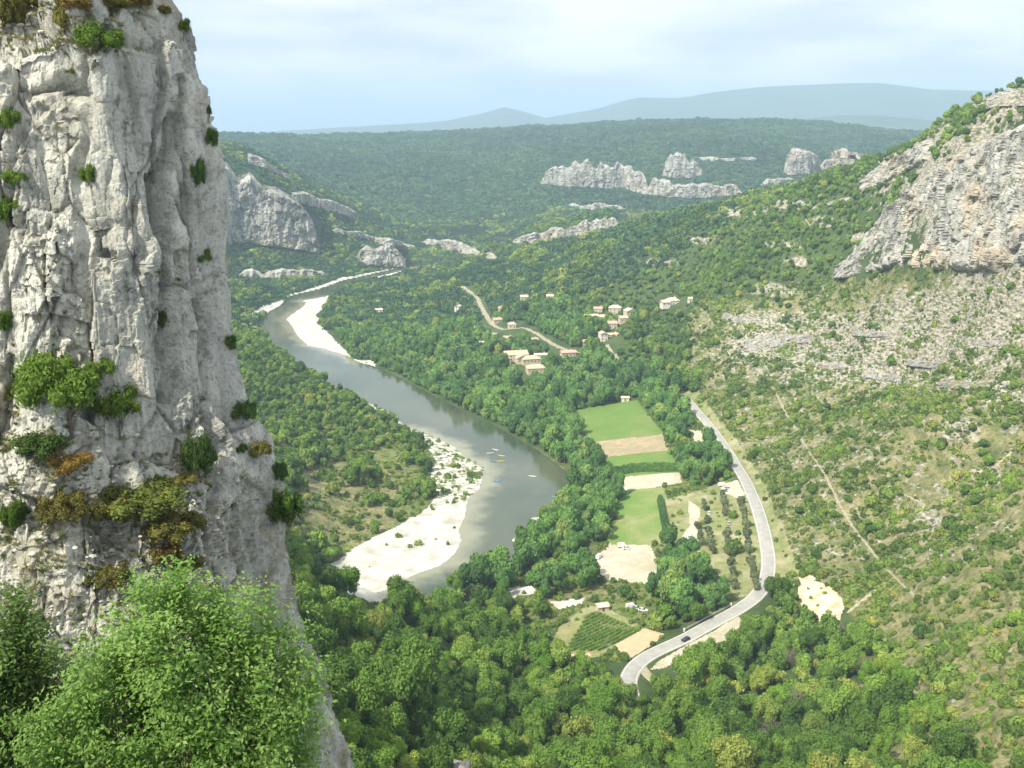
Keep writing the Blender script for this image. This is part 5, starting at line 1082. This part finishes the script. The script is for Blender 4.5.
SHR = [(60,396,84,72,'g','largest bright green shrub on the left side of the rock face'),(118,411,46,46,'g','green shrub just right of the largest one on the rock'),(98,374,30,24,'g','small green shrub on top right of the largest one'),(246,419,26,28,'d','dark shrub on the right rock edge above the broken base'),(200,466,36,54,'d','tall dark shrub at the foot of the smooth grey wall'),
       (40,452,50,34,'d','dark olive shrub under the largest green one'),(72,468,44,26,'o','orange shrub below the largest green one'),(150,506,90,42,'y','wide yellow-green shrub in the middle of the ledge'),(104,516,56,42,'b','olive shrub left of the wide yellow-green one'),(62,516,46,42,'b','olive shrub at the left end of the ledge row'),(176,535,60,36,'b','olive shrub at the right lower end of the ledge row'),
       (115,580,42,26,'b','flat olive shrub alone on the lower rock'),(88,583,16,16,'b','tiny olive shrub left of the flat one on lower rock'),(166,560,36,30,'o','orange shrub just above the big foreground tree'),(272,590,44,40,'y','yellow-orange shrub at the lower right rock edge'),(186,568,34,20,'b','low olive shrub touching the top of the foreground tree'),
       (182,482,34,14,'b','low dull shrub left of the tall dark one'),(70,24,34,46,'b','brown-olive shrub standing on the top ledge'),(98,42,48,36,'g','green shrub on the top ledge beside the brown one'),(5,22,34,54,'b','brown shrub in the top left corner'),(30,5,40,20,'b','olive shrub at the top edge near the left corner'),(76,6,30,16,'o','orange-brown shrub at the top edge, on the crest'),
       (112,4,40,18,'b','olive shrub at the top edge right of centre of the crest'),(140,3,26,18,'o','orange shrub at the top edge of the rock crest'),(165,13,16,14,'b','small olive shrub on the crest near its right corner'),(183,31,18,18,'g','small green shrub on the top right corner of the rock'),
       (7,126,28,34,'g','green shrub at the left edge, upper of the three'),(16,180,30,20,'g','green shrub at the left edge, middle of the three'),(8,215,32,40,'g','green shrub at the left edge, lowest of the three'),(88,181,24,26,'g','small green shrub alone on the pale upper wall'),(72,74,16,12,'g','tiny shrub under the top ledge'),
       (196,184,16,38,'d','dark shrub in the deep groove of the right column'),(208,115,9,16,'d','dark sprig on the upper right rock edge'),(211,146,12,26,'d','dark shrub hanging on the right rock edge'),(203,262,16,22,'d','dark shrub in the groove below the deep one'),(165,326,16,30,'d','dark shrub in the middle of the grey wall'),(232,346,14,20,'d','dark shrub on the right rock edge halfway down'),
       (4,330,20,30,'g','green shrub at the left edge above the ledge'),(8,396,24,24,'b','olive shrub at the left edge beside the largest one'),(262,454,24,22,'b','small olive shrub on the right rock edge low down'),(280,480,16,26,'d','dark shrub on the right edge of the broken base'),(305,522,42,50,'g','green tree-like shrub growing out of the lower right rock edge'),
       (243,450,14,14,'g','tiny green shrub between the edge shrubs'),(14,520,30,40,'g','pale green shrub at the left edge of the ledge'),(160,480,14,12,'g','tiny green shrub right of the ledge centre'),(268,512,16,14,'b','tiny olive shrub on the broken base near the edge')]
for t_, (a, b, w, h, k_, lb) in enumerate(SHR):
    p = on_rock(a, b+h*.22); d = proj(p)[2]; r = w/2*d/F*1.02; o = empty('shrub', p+np.array((0, .15, -.1)), random.uniform(0, 6.28), (r, r, h/2*d/F*1.45)); tag(o, lb, 'shrub', 'shrubs rooted in the rock face')
    obj('foliage', KINDS['shrub_'+k_][t_ % 2], o); obj('stem', TRUNKS[t_ % 4], o, (0, .2, -.3)).scale = (.6, .6, .55)
g = np.random.default_rng(55)
def tuft(seed, mat, n=26):
    q = np.random.default_rng(seed); V = []; 
    for k in range(n):
        a = q.uniform(0, 6.28); l = q.uniform(.5, 1); lean = q.uniform(.2, .9); w = .05; c = np.array((q.normal()*.2, q.normal()*.2, 0)); tp = c+np.array((math.cos(a)*lean, math.sin(a)*lean, l)); s = np.array((-math.sin(a)*w, math.cos(a)*w, 0)); md = (c+tp)/2+np.array((0, 0, .15)); V += [c-s, c+s, md+s, tp]
    V = np.array(V); return mesh_np('tuft', V, np.arange(len(V)).reshape(-1, 4), False, [mat])
M_G1 = simple('dry_grass', (.30, .27, .13), .9, .1, .3, 1); M_G2 = simple('green_herbs', (.14, .18, .06), .9, .1, .3, 1); KINDS['tuft'] = [tuft(1, M_G1), tuft(2, M_G1), tuft(3, M_G2), tuft(4, M_G2)]
rv = RVs.reshape(-1, 3); rx, ry, rd = RPX.ravel(), RPY.ravel(), RD.ravel(); dz = np.gradient(RVs, axis=0); up_ = (np.abs(dz[..., 1])/(np.abs(dz[..., 2])+1e-3)).ravel()
rampm = ry-.25*(rx-120) > 430; cnn = fbm(rv[:, 0]/1.2, rv[:, 1]/1.2, rv[:, 2]/1.2, 3)
pk_ = np.where(((rampm & (cnn > .02)) | ((ry < 55) & (rx < 150)) | (cnn > .42)) & (rx > -60) & (rx < 330) & (ry < 760) & (rd < 62) & (up_ > .35))[0]; pk_ = g.choice(pk_, min(3800, len(pk_)), False)
s_ = g.uniform(.10, .30, len(pk_)); stuff('grass_tufts', ['tuft'], rv[pk_]+(0, -.03, -.03), np.stack([s_, s_, s_], 1), np.where(g.uniform(size=len(pk_)) < .55, g.integers(0, 2, len(pk_)), g.integers(2, 4, len(pk_))))
M_PEB = simple('ledge_stones', (.50, .48, .42), .95, .1, .25, 3); KINDS['pebble'] = []
M_STONE_ = M_STONE; M_STONE = M_PEB; KINDS['pebble'] = [rock_mesh(20+k) for k in range(4)]; M_STONE = M_STONE_
pk_ = np.where(((rampm) | ((ry < 60) & (rx < 110))) & (rx > -60) & (rx < 300) & (ry < 700) & (rd < 62) & (up_ > .3))[0]; pk_ = g.choice(pk_, min(900, len(pk_)), False)
s_ = g.uniform(.04, .13, len(pk_))*g.choice([1, 1, 1.6], len(pk_)); stuff('ledge_stones', ['pebble'], rv[pk_], np.stack([s_*1.2, s_, s_*.8], 1), g.integers(0, 4, len(pk_)))
# ------------------------------------------------------------------ foreground trees
def leaf_mat(name, c1, c2, c3, tr):
    n = NT(name); a = n.mix(n.ramp(n.noise(7., 3, .6), [(.35, 0.), (.65, 1.)]), c1, c2); b = n.mix(n.ramp(n.noise(1.1, 3), [(.42, 0.), (.66, 1.)]), a, c3); return n.bsdf(b, .55, .3, transl=tr)
def big_tree(name, base, r, lobes, leaf, label, n_at, n_leaf, lsize, seed, cat='tree'):
    g = np.random.default_rng(seed); o = empty(name, base); tag(o, label, cat); base = np.array(base, float)
    L = [(at_r(a, b, r+dr), rad*r*1.12/F) for (a, b, rad, dr) in lobes]; w = np.array([q[1]**2 for q in L]); w /= w.sum(); c = sum(q[0]*k for q, k in zip(L, w))
    fork = base+(c-base)*np.array((.35, .35, .30)); wood = MB(); twigs = MB()
    wood.tube([(0, 0, -.5), tuple((fork-base)*.5+g.normal(size=3)*.06), tuple(fork-base)], [.20, .16, .13], 10); At = []
    for q, (lc_, rad) in enumerate(L):
        mid = fork+(lc_-fork)*.5+g.normal(size=3)*.22; 
        def cv(t): return fork*(1-t)**2+2*mid*t*(1-t)+lc_*t*t
        wood.tube([tuple(cv(t)-base) for t in np.linspace(0, 1, 8)], list(np.linspace(.10, .028, 8)), 7)
        for k in range(int(n_at*w[q])+4):
            d = g.normal(size=3); d /= np.linalg.norm(d); p = lc_+d*rad*g.uniform(.35, 1.12)**.8*np.array((1, 1, .95)); s0 = cv(g.uniform(.45, .98)); md = s0+(p-s0)*.5+g.normal(size=3)*.12+np.array((0, 0, .08))
            twigs.tube([tuple(s0-base), tuple(md-base), tuple(p-base)], [.022, .014, .005], 4); At += [p, md*.35+p*.65, md*.7+p*.3][:2+(k % 2)]
    At = np.array(At); n = len(At)*n_leaf; i = g.integers(0, len(At), n); spr = .20
    P = At[i]+g.normal(size=(n, 3))*spr*np.array((1, 1, .8)); out = P-c; out /= np.linalg.norm(out, axis=1)[:, None]; N = out*.5+g.normal(size=(n, 3))*.55+np.array((0, 0, .55)); N /= np.linalg.norm(N, axis=1)[:, None]
    a = np.cross(N, g.normal(size=(n, 3))); a /= np.linalg.norm(a, axis=1)[:, None]; b = np.cross(N, a); sz = lsize*g.uniform(.6, 1.3, n)[:, None]
    V = np.stack([P-a*sz, P-b*sz*.48+N*sz*.12, P+a*sz, P+b*sz*.48+N*sz*.12], 1).reshape(-1, 3)-base
    tr = obj('trunk', wood.mesh('trunk', M_BARKL, True), o); obj('twigs', twigs.mesh('twigs', M_BARKL), o); obj('foliage', mesh_np('foliage', V, np.arange(n*4).reshape(-1, 4), False, [leaf]), o)
M_BARKL = simple('pale_bark', (.24, .20, .15), .9, .2, .25, 8)
def gp(px, r): a = math.atan2((px-512)/F, CP); x, y = r*math.sin(a), r*math.cos(a); return (x, y, float(height(x, y)))
big_tree('foreground_tree', gp(205, 21), 21, [(178,640,62,0),(118,690,60,.6),(245,690,62,-.4),(290,676,34,.2),(168,602,36,.3),(228,622,44,.5),(286,735,46,-.3),(60,738,44,.2),(190,752,90,-.6),(128,648,44,.8),(272,640,34,.6),(240,790,70,-.5),(110,780,60,0)],
         leaf_mat('maple_leaves', (.15, .29, .048), (.23, .40, .085), (.32, .47, .135), .43), 'bright green broad tree in the foreground at the bottom of the rock face', 330, 80, .060, 5)
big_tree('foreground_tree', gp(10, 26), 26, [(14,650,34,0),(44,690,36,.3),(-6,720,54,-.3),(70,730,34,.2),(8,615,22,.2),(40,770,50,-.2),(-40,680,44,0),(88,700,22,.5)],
         leaf_mat('deep_green_leaves', (.09, .16, .032), (.13, .22, .048), (.17, .27, .065), .35), 'darker green tree at the left edge behind the bright foreground tree', 210, 85, .062, 6)  # deeper green is this tree's own leaf colour
# ------------------------------------------------------------------ boulders seen between the trees
def boulder(px, py, r, label, grp='pale boulders between the trees', lift=0., rmin=120, mat=None):
    p = hit(px, py, rmin); g = np.random.default_rng(int(px)); th = np.linspace(0, 2*math.pi, 17)[:-1]; V = []
    for z_, q in ((-.4, .9), (.1, 1.05), (.4, .95), (.65, .7), (.82, .35)):
        for t in th: V.append((math.cos(t)*q, math.sin(t)*q, z_))
    V = np.array(V); f, _ = facets(V[:, 0]*1.6+px, V[:, 1]*1.6, V[:, 2]*1.6, .14, .5, 3); V = V*(1+f)[:, None]*r
    Fc = [(i*16+k, i*16+(k+1) % 16, i*16+16+(k+1) % 16, i*16+16+k) for i in range(4) for k in range(16)]+[tuple(64+k for k in range(16))]
    o = obj('boulder', MB().add(V, Fc).mesh('boulder', mat or M_PEB), None, (p[0], p[1], p[2]+lift)); tag(o, label, 'boulder', grp)
boulder(834, 747, 2.6, 'white boulder showing through the bottom right trees', lift=5.5); boulder(952, 759, 1.6, 'small white boulder in bushes near the bottom right corner', lift=1.5)
boulder(450, 808, 6.5, 'grey rock knob at the bottom edge left of centre', lift=3., mat=simple('grey_weathered_rock', (.25, .245, .22), .95, .1, .3, 1.5)); boulder(806, 632, 2.6, 'pale rock in the green hollow below the road', lift=3.5)
